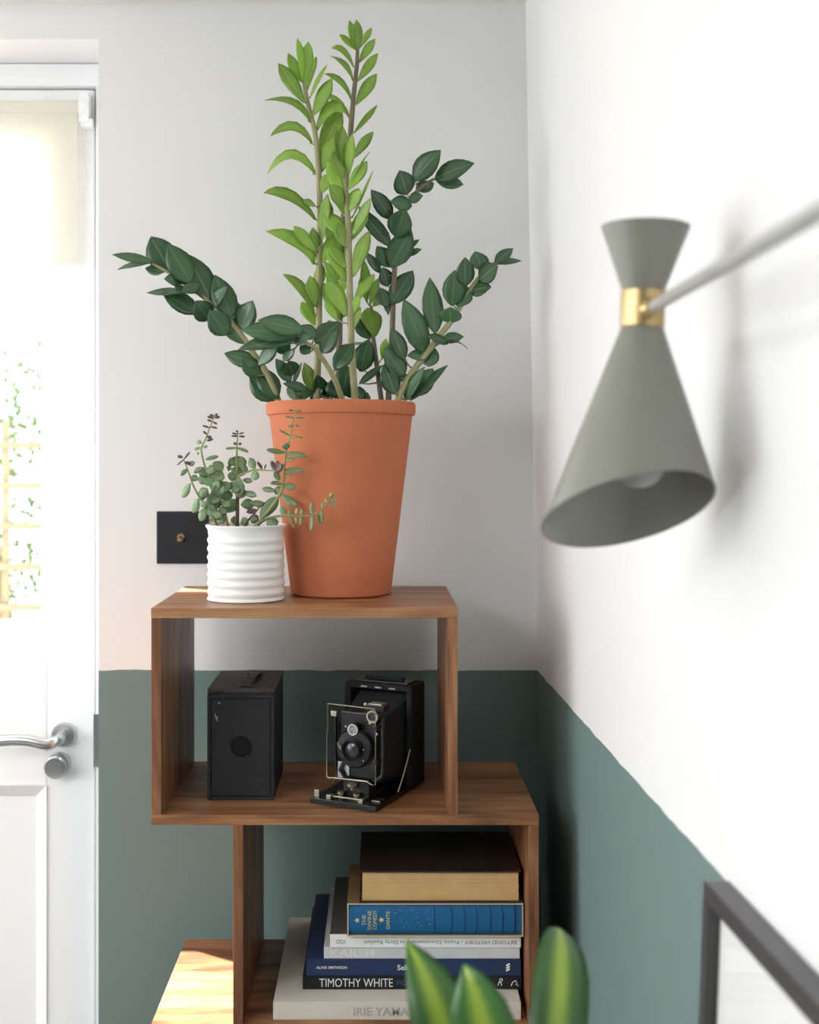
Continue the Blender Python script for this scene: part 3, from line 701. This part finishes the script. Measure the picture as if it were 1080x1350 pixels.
for cx, cz_ in ((ax0, az0), (ax1, az0), (ax1, az1), (ax0, az1)):
    best = sorted(range(n), key=lambda k: (vs[k*3+1][0]-cx)**2+(vs[k*3+1][2]-cz_)**2)
    i = best[0]
    j = min((i+1) % n, (i-1) % n, key=lambda k: (vs[k*3+1][0]-cx)**2+(vs[k*3+1][2]-cz_)**2)
    vs.append((cx, ya+.0008, cz_)); fs.append((i*3+1, j*3+1, len(vs)-1))
MB().add(vs, fs).build('front_panel', 'leatherette', bc)
MB().lathe([(R+.0010,0),(R+.0010,.0010),(R-.0004,.0012),(R-.0004,-.003)], 32, Matrix.Translation((fc.x, ya+.0008, fc.z)) @ rx, closed=True).build('lens_ring', 'black_paint', bc)
MB().lathe([(0,0),(R-.0002,0),(R-.0002,.0004),(0,.0004)], 32, Matrix.Translation((fc.x, ya+.0042, fc.z)) @ rx).build('lens_recess', 'black_paint', bc)
lid = box('lid', (x0-.0008, x1+.0008, ya+.006, yb+.0008, z0+ht-.0005, z0+ht+.0055), 'leatherette_lid', bc, .0012)
hx = (x0+x1)/2+.006
pts = [(hx-.002, ya+.020, z0+ht+.006), (hx-.001, ya+.028, z0+ht+.0075), (hx+.002, ya+.055, z0+ht+.011), (hx+.004, ya+.085, z0+ht+.011), (hx+.006, ya+.108, z0+ht+.0075), (hx+.007, ya+.116, z0+ht+.006)]
b = MB(); sp = smooth_path(pts, 4); vs = []; fs = []
for p in sp:
    for d, h in ((-.0065, 0), (.0065, 0), (.0065, .0018), (-.0065, .0018)): vs.append(p+Vector((d, 0, h)))
for i in range(len(sp)-1):
    for k in range(4): fs.append((i*4+k, i*4+(k+1) % 4, i*4+4+(k+1) % 4, i*4+4+k))
fs += [(0,3,2,1), tuple(len(vs)-4+k for k in range(4))]
b.add(vs, fs, True).build('strap', 'leatherette_lid', bc)
for yy in (ya+.022, ya+.114): box('strap_stud', (hx-.010, hx+.010, yy-.004, yy+.004, z0+ht+.0052, z0+ht+.0078), 'black_paint', bc, .001)
box('latch', (x0+.010, x0+.021, ya+.001, ya+.010, z0+ht-.002, z0+ht+.003), 'black_paint', bc, .0008)
for px_, pz_ in ((289, 927), (286, 946)):
    q = P(px_, pz_, ya); MB().lathe([(0,0),(.0018,0),(.0016,.0012),(0,.0014)], 12, Matrix.Translation((q.x, ya+.0008, q.z)) @ rx).build('rivet', 'nickel', bc)
q = P(286, 946, ya); MB().tube([(q.x-.003, ya+.0005, q.z+.005), (q.x-.0015, ya+.0002, q.z), (q.x+.0008, ya+.0005, q.z-.005)], .0007, 6).build('worn_catch', 'nickel', bc)

# ================================================================== folding camera
fo = Matrix.Translation((-.049, .031, Z[1]+.0005)) @ Matrix.Rotation(math.radians(-25), 4, 'Z')
fcam = thing('folding_camera', fo.translation, 'black folding bellows camera opened on its bed with a wire frame finder', 'camera')
def FB(name, bb, m, bev=.0008, par=None, label=None): return MB().box(*bb, mt=fo).build(name, m, par or fcam, bev, label)
W2 = .050
bed = FB('bed', (-W2, W2, 0, .118, 0, .007), 'black_paint')
FB('bed_cover', (-W2+.001, W2-.001, -.0012, .0005, .0006, .0062), 'leatherette', .0003, bed)
body = MB()
for bb in ((-W2-.002, W2+.002, .112, .160, .0, .006), (-W2-.002, W2+.002, .112, .160, .139, .147), (-W2-.002, -W2+.006, .112, .160, .006, .139), (W2-.006, W2+.002, .112, .160, .006, .139), (-W2+.006, W2-.006, .140, .160, .006, .139)):
    body.box(*bb, mt=fo)
body = body.build('body', 'leatherette', fcam, .0012)
FB('top_plate', (-W2+.006, W2-.006, .118, .154, .147, .1495), 'black_paint', .0008, body)
for x in (-.022, .0, .022): FB('top_clip', (x-.005, x+.005, .111, .1125, .1405, .1425), 'nickel', .0003, body)
FB('hand_strap', (-.030, .030, .130, .142, .1495, .1535), 'leatherette', .0015, body)
# bellows: nested pleats shrinking towards the lens standard
NP = 14; b = MB(); rings = []
for i in range(2*NP+1):
    t = i/(2*NP); yy = .140-(.140-.040)*t; ins = .0035 if i % 2 else 0
    hw = .043*(1-t)+.026*t-ins; zl = .010*(1-t)+.022*t+ins; zh = .136*(1-t)+.108*t-ins; c_ = .006
    rings.append([fo @ Vector(p) for p in ((-hw+c_, yy, zl), (hw-c_, yy, zl), (hw, yy, zl+c_), (hw, yy, zh-c_), (hw-c_, yy, zh), (-hw+c_, yy, zh), (-hw, yy, zh-c_), (-hw, yy, zl+c_))])
vs = [p for r in rings for p in r]; fs = []
for i in range(2*NP):
    for k in range(8): fs.append((i*8+k, i*8+(k+1) % 8, i*8+8+(k+1) % 8, i*8+8+k))
fs.append(tuple(range(8))); fs.append(tuple(range(2*NP*8, 2*NP*8+8)))
b.add(vs, fs).build('bellows', 'bellows', fcam)
# front standard: U bracket, lens board, shutter, lens
YS = .030
fo2 = fo @ Matrix.Translation((.008, 0, .013))
def FC(name, bb, m, bev=.0008, par=None): return MB().box(*bb, mt=fo2).build(name, m, par or fcam, bev)
def U(s, hw, zl, zh, r): return [(s*0-hw, zh), (-hw, zl+r), (-hw+r*.3, zl+r*.3), (-hw+r, zl), (hw-r, zl), (hw-r*.3, zl+r*.3), (hw, zl+r), (hw, zh)]
b = MB(); pts = [fo2 @ Vector((x, YS+.004, z)) for x, z in U(1, .036, .018, .105, .018)]; b.tube(smooth_path(pts, 4), .0032, 8)
std = b.build('standard', 'black_paint', fcam)
FC('lens_board', (-.027, .027, YS, YS+.008, .020, .110), 'black_paint', .002, std)
FC('standard_foot', (-.020, .020, YS-.006, YS+.016, -.006, .020), 'black_paint', .0015, std)
def disc(name, x, z, y, prof, m, par, n=32): return MB().lathe(prof, n, fo2 @ Matrix.Translation((x, y, z)) @ rx).build(name, m, par)
sx_, sz_ = -.002, .062
shut = disc('shutter', sx_, sz_, YS, [(0,0),(.0265,0),(.0265,.008),(.0245,.0105),(.0155,.011),(.0155,.014),(0,.014)], 'black_paint', fcam, 40)
disc('lens_ring', sx_, sz_, YS-.014, [(.0135,0),(.0135,.006),(.0122,.007),(.0102,.004),(.0098,0)], 'black_paint', shut)
disc('lens', sx_, sz_, YS-.0138, [(0,.0048),(.005,.0042),(.0098,.0018),(.0098,0),(0,0)], 'lens', shut)
disc('dial', sx_, sz_+.0265, YS-.006, [(0,0),(.0085,0),(.0085,.0055),(.0075,.0062),(0,.0062)], 'black_paint', shut)
disc('dial_ring', sx_, sz_+.0265, YS-.0122, [(.0076,0),(.0076,.0006),(.0066,.0006),(.0066,0)], 'ink_white', shut)
disc('dial_screw', sx_, sz_+.0265, YS-.012, [(0,0),(.0022,0),(.002,.0012),(0,.0014)], 'nickel', shut, 12)
disc('viewfinder', .026, .108, YS-.004, [(0,0),(.0085,0),(.0085,.006),(.0065,.006),(.0065,.003),(0,.003)], 'nickel', fcam, 24)
disc('viewfinder_lens', .026, .108, YS-.0071, [(0,.001),(.006,.0004),(.006,0),(0,0)], 'lens', fcam, 20)
FC('viewfinder_box', (.012, .040, YS-.003, YS+.018, .114, .122), 'black_paint', .001)
FC('viewfinder_top', (.016, .036, YS-.001, YS+.014, .122, .1235), 'nickel', .0006)
for (x, z, r) in ((.012, .122, .0026), (.0185, .097, .0018), (.026, .090, .0014), (-.018, .089, .0016), (.029, .083, .0020), (.014, .063, .0018), (.014, .048, .0012), (-.016, .052, .0012), (.027, .050, .0014), (.027, .045, .0012)):
    disc('screw', x, z, YS-.0115 if abs(x) < .02 and z < .08 else YS-.0005, [(0,0),(r,0),(r*.9,.0012),(0,.0016)], 'nickel', fcam, 10)
MB().tube([fo2 @ Vector(p) for p in ((-.026, YS-.010, .068), (-.021, YS-.013, .064), (-.016, YS-.013, .058))], [.0018, .0022, .0012], 8).build('shutter_lever', 'nickel', fcam)
FC('spirit_level', (-.040, -.031, YS-.004, YS+.002, .102, .109), 'nickel', .0006)
MB().tube([fo2 @ Vector(p) for p in ((-.020, YS-.003, .040), (-.024, YS-.005, .030), (-.018, YS-.004, .021), (-.010, YS-.002, .019))], .0030, 8).build('cable_socket', 'black_paint', fcam)
FC('side_bracket', (-.030, -.012, YS-.002, YS+.001, .018, .040), 'chrome', .0006)
# wire frame finder
wf = [(-.037, .122), (-.037, .088), (-.0385, .080), (-.0385, .022), (-.034, .0205), (-.032, .0215), (.022, .0225), (.029, .0190), (.035, .0190), (.035, .118), (.033, .121)]
MB().tube([fo2 @ Vector((x, YS-.018, z)) for x, z in wf+[wf[0]]], .00075, 6).build('wire_finder', 'nickel', fcam)
for z in (.095, .050): FC('wire_clip', (.032, .038, YS-.020, YS-.004, z-.003, z+.003), 'black_paint', .0006)
# bed hardware
for x in (-.022, .022): FB('rail', (x-.002, x+.002, .006, .100, .007, .0095), 'nickel', .0004, bed)
FB('cross_bar', (-.024, .024, .008, .0105, .0095, .0115), 'nickel', .0004, bed)
for x in (-.024, .024): FB('rail_end', (x-.0035, x+.0035, .004, .012, .007, .013), 'nickel', .0006, bed)
FB('pull_tab', (-.047, -.039, .006, .010, .007, .017), 'nickel', .0006, bed)
for x in (-.012, .012):
    MB().lathe([(0,0),(.0028,0),(.0028,.004),(.0052,.005),(.0052,.009),(0,.0095)], 16, fo @ Matrix.Translation((x, .018, .007))).build('focus_knob', 'nickel', bed)
MB().lathe([(0,0),(.0022,0),(.0022,.004),(.0072,.006),(.0072,.0085),(0,.009)], 20, fo @ Matrix.Translation((.006, YS-.014, .020))).build('clamp_knob', 'nickel', fcam)
FB('scale_plate', (.033, .046, .020, .034, .007, .0085), 'nickel', .0004, bed)
disc('bed_screw', .027, -.0095, .0002, [(0,0),(.003,0),(.0028,.001),(0,.0012)], 'nickel', bed, 12)
for s in (-1, 1):
    MB().tube([fo @ Vector((s*.0505, .070, .009)), fo @ Vector((s*.0505, .090, .030)), fo @ Vector((s*.0505, .112, .058))], .0012, 6).build('strut', 'nickel', fcam)

# ================================================================== books lying in the second box
BZ = Z[2]
def book(name, label, xl, xr, zb, zt, yf, depth, cover, pages='paper', spine=None, cth=.002, fore=False, group='books lying in a pile on the shelf', round_=0.0):
    t = thing(name, ((xl+xr)/2, yf+depth/2, zb), label, 'book', group)
    s = spine or cover
    box('cover', (xl, xr, yf+(.001 if not fore else 0), yf+depth, zt-cth, zt), cover, t, min(.0007, cth*.4))
    box('back_cover', (xl, xr, yf+(.001 if not fore else 0), yf+depth, zb, zb+cth), cover, t, min(.0007, cth*.4))
    if not fore:
        box('spine', (xl, xr, yf, yf+.0022, zb, zt), s, t, .0009)
        box('pages', (xl+.003, xr-.003, yf+.004, yf+depth-.004, zb+cth, zt-cth), pages, t, 0)
    return t
def px_z(py, Y): return CZ+(611-py)*(Y-CY)/F
def px_x(px, Y): return (px-500)*(Y-CY)/F
yf = .012
zs = [BZ+.0003, px_z(1322, yf), px_z(1304.4, yf)+0, px_z(1286.6, yf), px_z(1264.5, yf), px_z(1249, yf), px_z(1232, yf), px_z(1229.5, yf), px_z(1191, yf), px_z(1149, yf)]
# 1 big beige book
g = .0003
za, zb_ = BZ+.0004, px_z(1321.5, yf)
B1 = book('book', 'large thick beige book at the bottom of the pile with faint grey lettering', px_x(360, yf), px_x(687, yf), za, zb_, yf, .283, 'beige_cloth', cth=.003)
text('IRIE YAMAW', 'ink_grey', B1, px_x(466, yf), px_x(556, yf), (za+zb_)/2-.0004, yf-.0002, .0115, bold=.03)
# 2 black
yk = yf+.040
za = zb_+g; zb_ = za+(px_z(1286.6, yf+.03)-px_z(1304.4, yf+.03))
yk = CY+(CZ-za)*F/(1304.4-611)
B2 = book('book', 'thin black book with white capitals on the spine, second from the bottom of the pile', px_x(399, yk), px_x(688, yk), za, zb_, yk, .245, 'black_cover', cth=.0018)
zc = (za+zb_)/2
text('TIMOTHY WHITE', 'ink_white', B2, px_x(421, yk), px_x(518, yk), zc, yk-.0002, .0115)
text('PORTRAITS', 'ink_blue', B2, px_x(523, yk), px_x(585, yk), zc, yk-.0002, .0068)
text('R', 'ink_white', B2, px_x(656, yk), px_x(663, yk), zc+.001, yk-.0002, .010, shear=.4)
b = MB(); c0 = Vector((px_x(679, yk), yk-.0003, zc)); b.tube([c0+Vector(p) for p in ((-.005,0,-.004),(-.003,0,.001),(.001,0,.003),(.003,0,0),(.001,0,-.002),(.005,0,-.004))], .0006, 5); b.build('emblem', 'ink_white', B2)
# 3 navy
za = zb_+g; y3 = yk; zb_ = px_z(1264.6, y3)
B3 = book('book', 'navy blue book with small white lettering on the spine', px_x(404, y3), px_x(687, y3), za, zb_, y3, .235, 'navy_cover', cth=.0022)
zc = (za+zb_)/2
text('ALINE SMITHSON', 'ink_white', B3, px_x(417, y3), px_x(457.5, y3), zc, y3-.0002, .0038, bold=.02)
text('Self & Others', 'ink_white', B3, px_x(524, y3), px_x(578, y3), zc, y3-.0002, .0072, bold=.015)
b = MB(); cx = px_x(670, y3)
for i in range(3):
    p = Vector((cx, y3-.0003, zc+.0035-i*.0035)); b.tube([p+Vector((-.0025,0,-.0012)), p+Vector((0,0,.0006)), p+Vector((.0025,0,.0016))], [.0009,.0014,.0009], 6)
b.build('emblem', 'ink_white', B3)
# 4 silver grey
za = zb_+g; y4 = y3+.001; zb_ = px_z(1249, y4)
B4 = book('book', 'thin silver grey paperback with pale capitals on the spine', px_x(427, y4), px_x(685.5, y4), za, zb_, y4, .22, 'silver_cover', cth=.0008)
text('KARSH', 'ink_white', B4, px_x(436, y4), px_x(493, y4), (za+zb_)/2, y4-.0002, .0112)
# 5 white
za = zb_+g; y5 = y3-.001; zb_ = px_z(1232, y5)
B5 = book('book', 'thin white paperback lying upside down with grey typewriter lettering', px_x(435, y5), px_x(687, y5), za, zb_, y5, .215, 'grey_cover', spine='white_cover', cth=.0008)
zc = (za+zb_)/2-.0008
text('BEYOND HISTORY - Poetic Documentary vs Dirty Realism', 'ink_dark', B5, px_x(480, y5), px_x(681, y5), zc, y5-.0002, .0066, rot=1)
text('V2D.', 'ink_dark', B5, px_x(442, y5), px_x(456, y5), zc, y5-.0002, .0055, rot=1)
# 6 blue clothbound book in its slipcase
za = zb_+.0004; y6 = yf+.028; 
zt = px_z(1191.0, y6); X0, X1 = px_x(458, y6), px_x(690, y6); D6 = .150
B6 = thing('book', ((X0+X1)/2, y6+D6/2, za), 'blue clothbound book with gold stars sitting in a tan slipcase', 'book', 'books lying in a pile on the shelf')
e = .0016
b = MB(); b.box(X0, X1, y6, y6+D6, zt-e, zt); b.box(X0, X1, y6, y6+D6, za, za+e); b.box(X0, X0+e, y6, y6+D6, za+e, zt-e); b.box(X1-e, X1, y6, y6+D6, za+e, zt-e); b.box(X0+e, X1-e, y6+D6-e, y6+D6, za+e, zt-e)
slipc = b.build('slipcase', 'slip', B6, .0004)
b = MB(); yy = y6-.0006
b.box(X0, X1, yy, y6+.0002, zt-e, zt); b.box(X0, X1, yy, y6+.0002, za, za+e); b.box(X0, X0+e, yy, y6+.0002, za+e, zt-e); b.box(X1-e, X1, yy, y6+.0002, za+e, zt-e)
b.build('slipcase_edge', 'cream', B6)
# rounded spine
vs = []; fs = []; n = 14; a0, a1 = X0+e+.0006, X1-e-.0006; hz = (zt-za)/2-e-.0005; zc = (za+zt)/2
for x in (a0, a1):
    for k in range(n+1):
        t = k/n*2-1; vs.append((x, y6+.006-.0065*math.sqrt(max(0, 1-(t*.96)**2))+.0002, zc+hz*t))
    vs += [(x, y6+D6-.006, zc+hz), (x, y6+D6-.006, zc-hz)]
m_ = n+3
for k in range(m_): fs.append((k, (k+1) % m_, m_+(k+1) % m_, m_+k))
fs += [tuple(range(m_)), tuple(range(m_, 2*m_))]
MB().add(vs, fs, True).build('clothbound_volume', 'blue_cover', B6)
ysp = lambda z: y6+.006-.0065*math.sqrt(max(0, 1-((z-zc)/hz*.96)**2))
def star(px, py, r, n=5):
    x, z = px_x(px, y6), px_z(py, y6); v = [(x, ysp(z)-.0006, z)]
    for k in range(2*n):
        a = math.pi*k/n+math.pi; rr = r if k % 2 == 0 else r*.42; zz_ = z+rr*math.sin(a); v.append((x+rr*math.cos(a), ysp(zz_)-.0002, zz_))
    MB().add(v, [(0, 1+k, 1+(k+1) % (2*n)) for k in range(2*n)]).build('gold_star', 'ink_gold', B6)
star(471, 1213, .0042); star(503, 1212.5, .0044)
for s, x, l in (('THE', 480, 7), ('DIVINE', 487.3, 12.5), ('COMEDY', 494.3, 12.8), ('DANTE', 511.5, 11.5)):
    t_ = text(s, 'ink_gold', B6, px_z(1213+l, y6), px_z(1213-l, y6), px_x(x, y6), 0, .0050, up_left=True)
    for v in t_.data.vertices: v.co.y = ysp(v.co.z)-.0003
rs = random.Random(4)
for i in range(30): star(rs.uniform(518, 571), rs.uniform(1198, 1223), rs.uniform(.0004, .0009), 4)
for px_ in (573, 594, 611, 627, 645, 661):
    pts = [Vector((px_x(px_+(2.5*(1-(t*t)) if px_ > 580 else 0), y6), ysp(zc+hz*.93*t)-.0001, zc+hz*.93*t)) for t in [k/6-1 for k in range(13)]]
    MB().tube(pts, .0005, 5).build('spine_band', 'ink_navy', B6)
MB().tube([Vector((px_x(679, y6), ysp(zc+hz*.93*t)-.0001, zc+hz*.93*t)) for t in [k/6-1 for k in range(13)]], .0009, 5).build('spine_band', 'ink_navy', B6)
# 7 old brown book, fore-edge forward
za = zt+.0004; y7 = yf+.028; zt = px_z(1148.5, y7)
B7 = book('book', 'thick old dark brown book with tan page edges facing out, on top of the pile', px_x(474, y7), px_x(687.5, y7), za, zt, y7, .165, 'brown_cover', cth=.0022, fore=True)
X0, X1 = px_x(477.5, y7), px_x(684.5, y7)
b = MB(); ns = 26; h = (zt-za-.0044)/ns
for i in range(ns):
    d = rs.uniform(0, .0006); b.box(X0+rs.uniform(0, .0006), X1-rs.uniform(0, .0010), y7+.003+d+.0012*abs(i/ns-.5), y7+.16, za+.0022+i*h, za+.0022+(i+.96)*h)
b.build('page_block', 'old_paper', B7)
box('spine', (px_x(474, y7), px_x(687.5, y7), y7+.160, y7+.1645, za+.0022, zt-.0022), 'brown_cover', B7, .001)

# ================================================================== wall lamp
LY = -.64; LS = (LY-CY)/F
lamp = thing('wall_lamp', (XW(-1.13, CZ+.11), -1.13, CZ+.11), 'sage grey hourglass wall lamp with brass collar on a straight arm', 'lamp')
ct = P(851.5, 299, LY); cb = P(838, 680, LY)
axis = (cb-ct).normalized(); ex = Vector((1, 0, 0)); ex = (ex-axis*ex.dot(axis)).normalized(); ey = axis.cross(ex)   # ey points along -Y or +Y
LEN = (cb-ct).length; d1 = LEN*(384-299)/381; d2 = LEN*(432-299)/381
r_top, r_w, r_bot = 57.5*LS, 27.5*LS, 116*LS
NSEG = 72
def conept(d, r, a): return ct + axis*d + (ex*math.cos(a)+ey*math.sin(a))*r
def cone_shell(name, fn, m, th=.0012):
    """fn(a) -> list of (d, r) along the generator; closed double wall"""
    vs = []; fs = []; cnt = None
    for k in range(NSEG):
        a = 2*math.pi*k/NSEG; g_ = fn(a); cnt = len(g_)
        for d, r in g_: vs.append(conept(d, r, a))
        for d, r in reversed(g_): vs.append(conept(d, r-th, a))
    m2 = cnt*2
    for k in range(NSEG):
        k2 = (k+1) % NSEG
        for i in range(m2): j = (i+1) % m2; fs.append((k*m2+i, k2*m2+i, k2*m2+j, k*m2+j))
    return MB().add(vs, fs, True).build(name, m, lamp)
cone_shell('upper_shade', lambda a: [(0, r_top), (d1*.5, (r_top+r_w)/2), (d1, r_w)], 'sage_metal')
pcut = P(833, 666, LY); ka, kb = .47, .13
def lower(a):
    # generator r = r_w + s*(d-d2); meet the slanted cut plane z = zc - ka*(Y-Yc) + kb*(X-Xc)
    s = (r_bot-r_w)/(LEN-d2)
    def fz(d):
        p = conept(d, r_w+s*(d-d2), a); return p.z-(pcut.z-ka*(p.y-pcut.y)+kb*(p.x-pcut.x))
    lo, hi = d2, LEN*1.6
    for _ in range(40):
        mid = (lo+hi)/2
        if fz(mid) > 0: lo = mid
        else: hi = mid
    return [(d2+(lo-d2)*t, r_w+s*(lo-d2)*t) for t in (0, .33, .66, 1)]
cone_shell('lower_shade', lower, 'sage_metal')
MB().tube([ct+axis*d1, ct+axis*(d1+.0005), ct+axis*(d2-.0005), ct+axis*d2], [r_w+.0004, r_w+.0009, r_w+.0009, r_w+.0004], 48).build('collar', 'brass', lamp)
# knuckle, arm, mount
AX, AZ = .1985, CZ+.1135
kc = P(857, 406, LY-r_w-.002)
b = MB(); b.lathe([(.0001,-.008),(.0045,-.0068),(.0072,-.0035),(.008,0),(.0072,.0035),(.0045,.0068),(.0001,.008)], 20, Matrix.Translation(kc))
kn = b.build('knuckle', 'brass', lamp)
a0 = Vector((AX, LY-.040, AZ))
MB().tube([kc, kc+(a0-kc)*.55, a0], [.0045, .0052, .0056], 16).build('arm_socket', 'brass', lamp)
MB().tube([a0, Vector((AX, -1.13, AZ))], .0046, 20).build('arm', 'arm_metal', lamp)
MB().tube([Vector((AX, -1.13, AZ-.03)), Vector((AX, -1.13, AZ+.03))], .008, 16).build('pivot', 'brass', lamp)
wx = XW(-1.13, AZ)
MB().tube([Vector((AX, -1.13, AZ)), Vector((wx-.01, -1.13, AZ))], .006, 12).build('stub', 'arm_metal', lamp)
MB().lathe([(0,.0005),(.05,.0005),(.05,.008),(.046,.012),(0,.012)], 40, Matrix.Translation((wx, -1.13, AZ)) @ Matrix.Rotation(-math.pi/2, 4, 'Y')).build('wall_plate', 'sage_metal', lamp)
# lamp holder and clear bulb inside the shade
MB().tube([ct+axis*(d2-.002), ct+axis*(d2+.035), ct+axis*(d2+.067)], [.012, .012, .014], 20).build('lamp_holder', 'brass', lamp)
bm0 = ct+axis*(d2+.067); mt = Matrix.Translation(bm0) @ axis.to_track_quat('Z', 'Y').to_matrix().to_4x4()
MB().lathe([(.0001,0),(.011,0),(.013,.006),(.019,.018),(.0225,.030),(.0215,.040),(.016,.049),(.008,.0535),(.0001,.0545)], 32, mt).build('bulb', 'bulb', lamp)

# ================================================================== picture leaning on the right wall
L_, H_, T_, Wd = .60, .44, .020, .015
far = Vector((0, -.600, CZ-.330)); far.x = XW(far.y, far.z)-.0006
dirv = Vector((.024, -1, 0)).normalized(); dirv = (dirv+Vector((0, 0, .026))).normalized()      # towards the near end, hung a touch askew
out = Vector((-1, -.024, 0)).normalized()                                                   # into the room
dn = -dirv.cross(out).normalized()
if dn.z > 0: dn = -dn
dn = (dn + out*.045).normalized(); out = (out - dn*out.dot(dn)).normalized()
PM = Matrix(((dirv.x, out.x, dn.x, far.x), (dirv.y, out.y, dn.y, far.y), (dirv.z, out.z, dn.z, far.z), (0, 0, 0, 1)))
pic = thing('picture_frame', far, 'dark framed picture with wide white mount on the green part of the wall', 'picture')
def PB(name, bb, m, bev=.001): return MB().box(*bb, mt=PM).build(name, m, pic, bev)
PB('frame_rail', (0, L_, 0, T_, 0, Wd), 'frame_black'); PB('frame_rail', (0, L_, 0, T_, H_-Wd, H_), 'frame_black')
PB('frame_stile', (0, Wd, 0, T_, Wd, H_-Wd), 'frame_black'); PB('frame_stile', (L_-Wd, L_, 0, T_, Wd, H_-Wd), 'frame_black')
PB('mount', (Wd, L_-Wd, .007, .010, Wd, H_-Wd), 'mount', 0); PB('print', (.2, L_-.2, .0101, .0104, .16, H_-.14), 'ink_grey', 0)
PB('glass_pane', (Wd, L_-Wd, .0125, .0145, Wd, H_-Wd), 'pic_glass', 0)

# ================================================================== foreground cane plant with striped leaves
fp = Vector((.075, -.66, 0))
dr = thing('cane_plant', fp, 'striped green and yellow leaves of a cane plant standing before the shelf', 'plant')
MB().lathe([(0,.0005),(.085,.0005),(.09,.004),(.112,.20),(.112,.212),(.104,.212),(.100,.19),(0,.185)], 48, Matrix.Translation(fp)).build('pot', 'grey_pot', dr)
MB().lathe([(0,.186),(.09,.186),(.0985,.190),(.05,.196),(0,.198)], 32, Matrix.Translation(fp)).build('soil', 'soil', dr)
top = fp+Vector((0, 0, 1.03))
cn = MB().tube(smooth_path([fp+Vector((0,0,.185)), fp+Vector((.004,.002,.45)), fp+Vector((-.003,0,.75)), top], 4), [.019]*13, 14).build('cane', 'cane', dr)
def dleaf(bp, tip_px, Yt, w, N, ctrl_px=None, Yc=None, fold=.15, prof='strap'):
    T = P(tip_px[0], tip_px[1], Yt); c_ = P(ctrl_px[0], ctrl_px[1], Yc) if ctrl_px else None
    me = leaf_mesh(bp, T, w, N, prof, c_, fold, .0008, .05, 2); return link('leaf', me, 'striped_leaf', cn)
dleaf(top+Vector((.030, -.01, -.03)), (738, 1224), -.60, .043, (0.02, -1, .25), (752, 1320), -.72, .10)
dleaf(top+Vector((-.002, -.012, -.02)), (535, 1240), -.63, .050, (.20, -1, .2), (602, 1335), -.70, .22, 'taper')
dleaf(top+Vector((.020, -.018, -.03)), (612, 1272), -.70, .052, (-.20, -1, .2), (660, 1372), -.74, .26, 'lance')
for a, r, hgt, dp in ((200, .20, .02, -.2), (160, .20, -.01, -.2), (250, .18, -.02, -.2), (300, .20, 0, -.1), (20, .12, -.05, -.2), (60, .2, -.02, -.2), (110, .22, -.03, -.2), (340, .14, -.08, -.2)):
    a = math.radians(a); d = Vector((math.cos(a), math.sin(a), 0)); B_ = top+d*.014+Vector((0,0,-.06)); T = top+d*r+Vector((0,0,hgt-.10))
    me = leaf_mesh(B_, T, .045, Vector((0,0,1))-d*.3, 'strap', (B_+T)/2+Vector((0,0,.09)), .15, .0008, 0, 2); link('leaf', me, 'striped_leaf', cn)
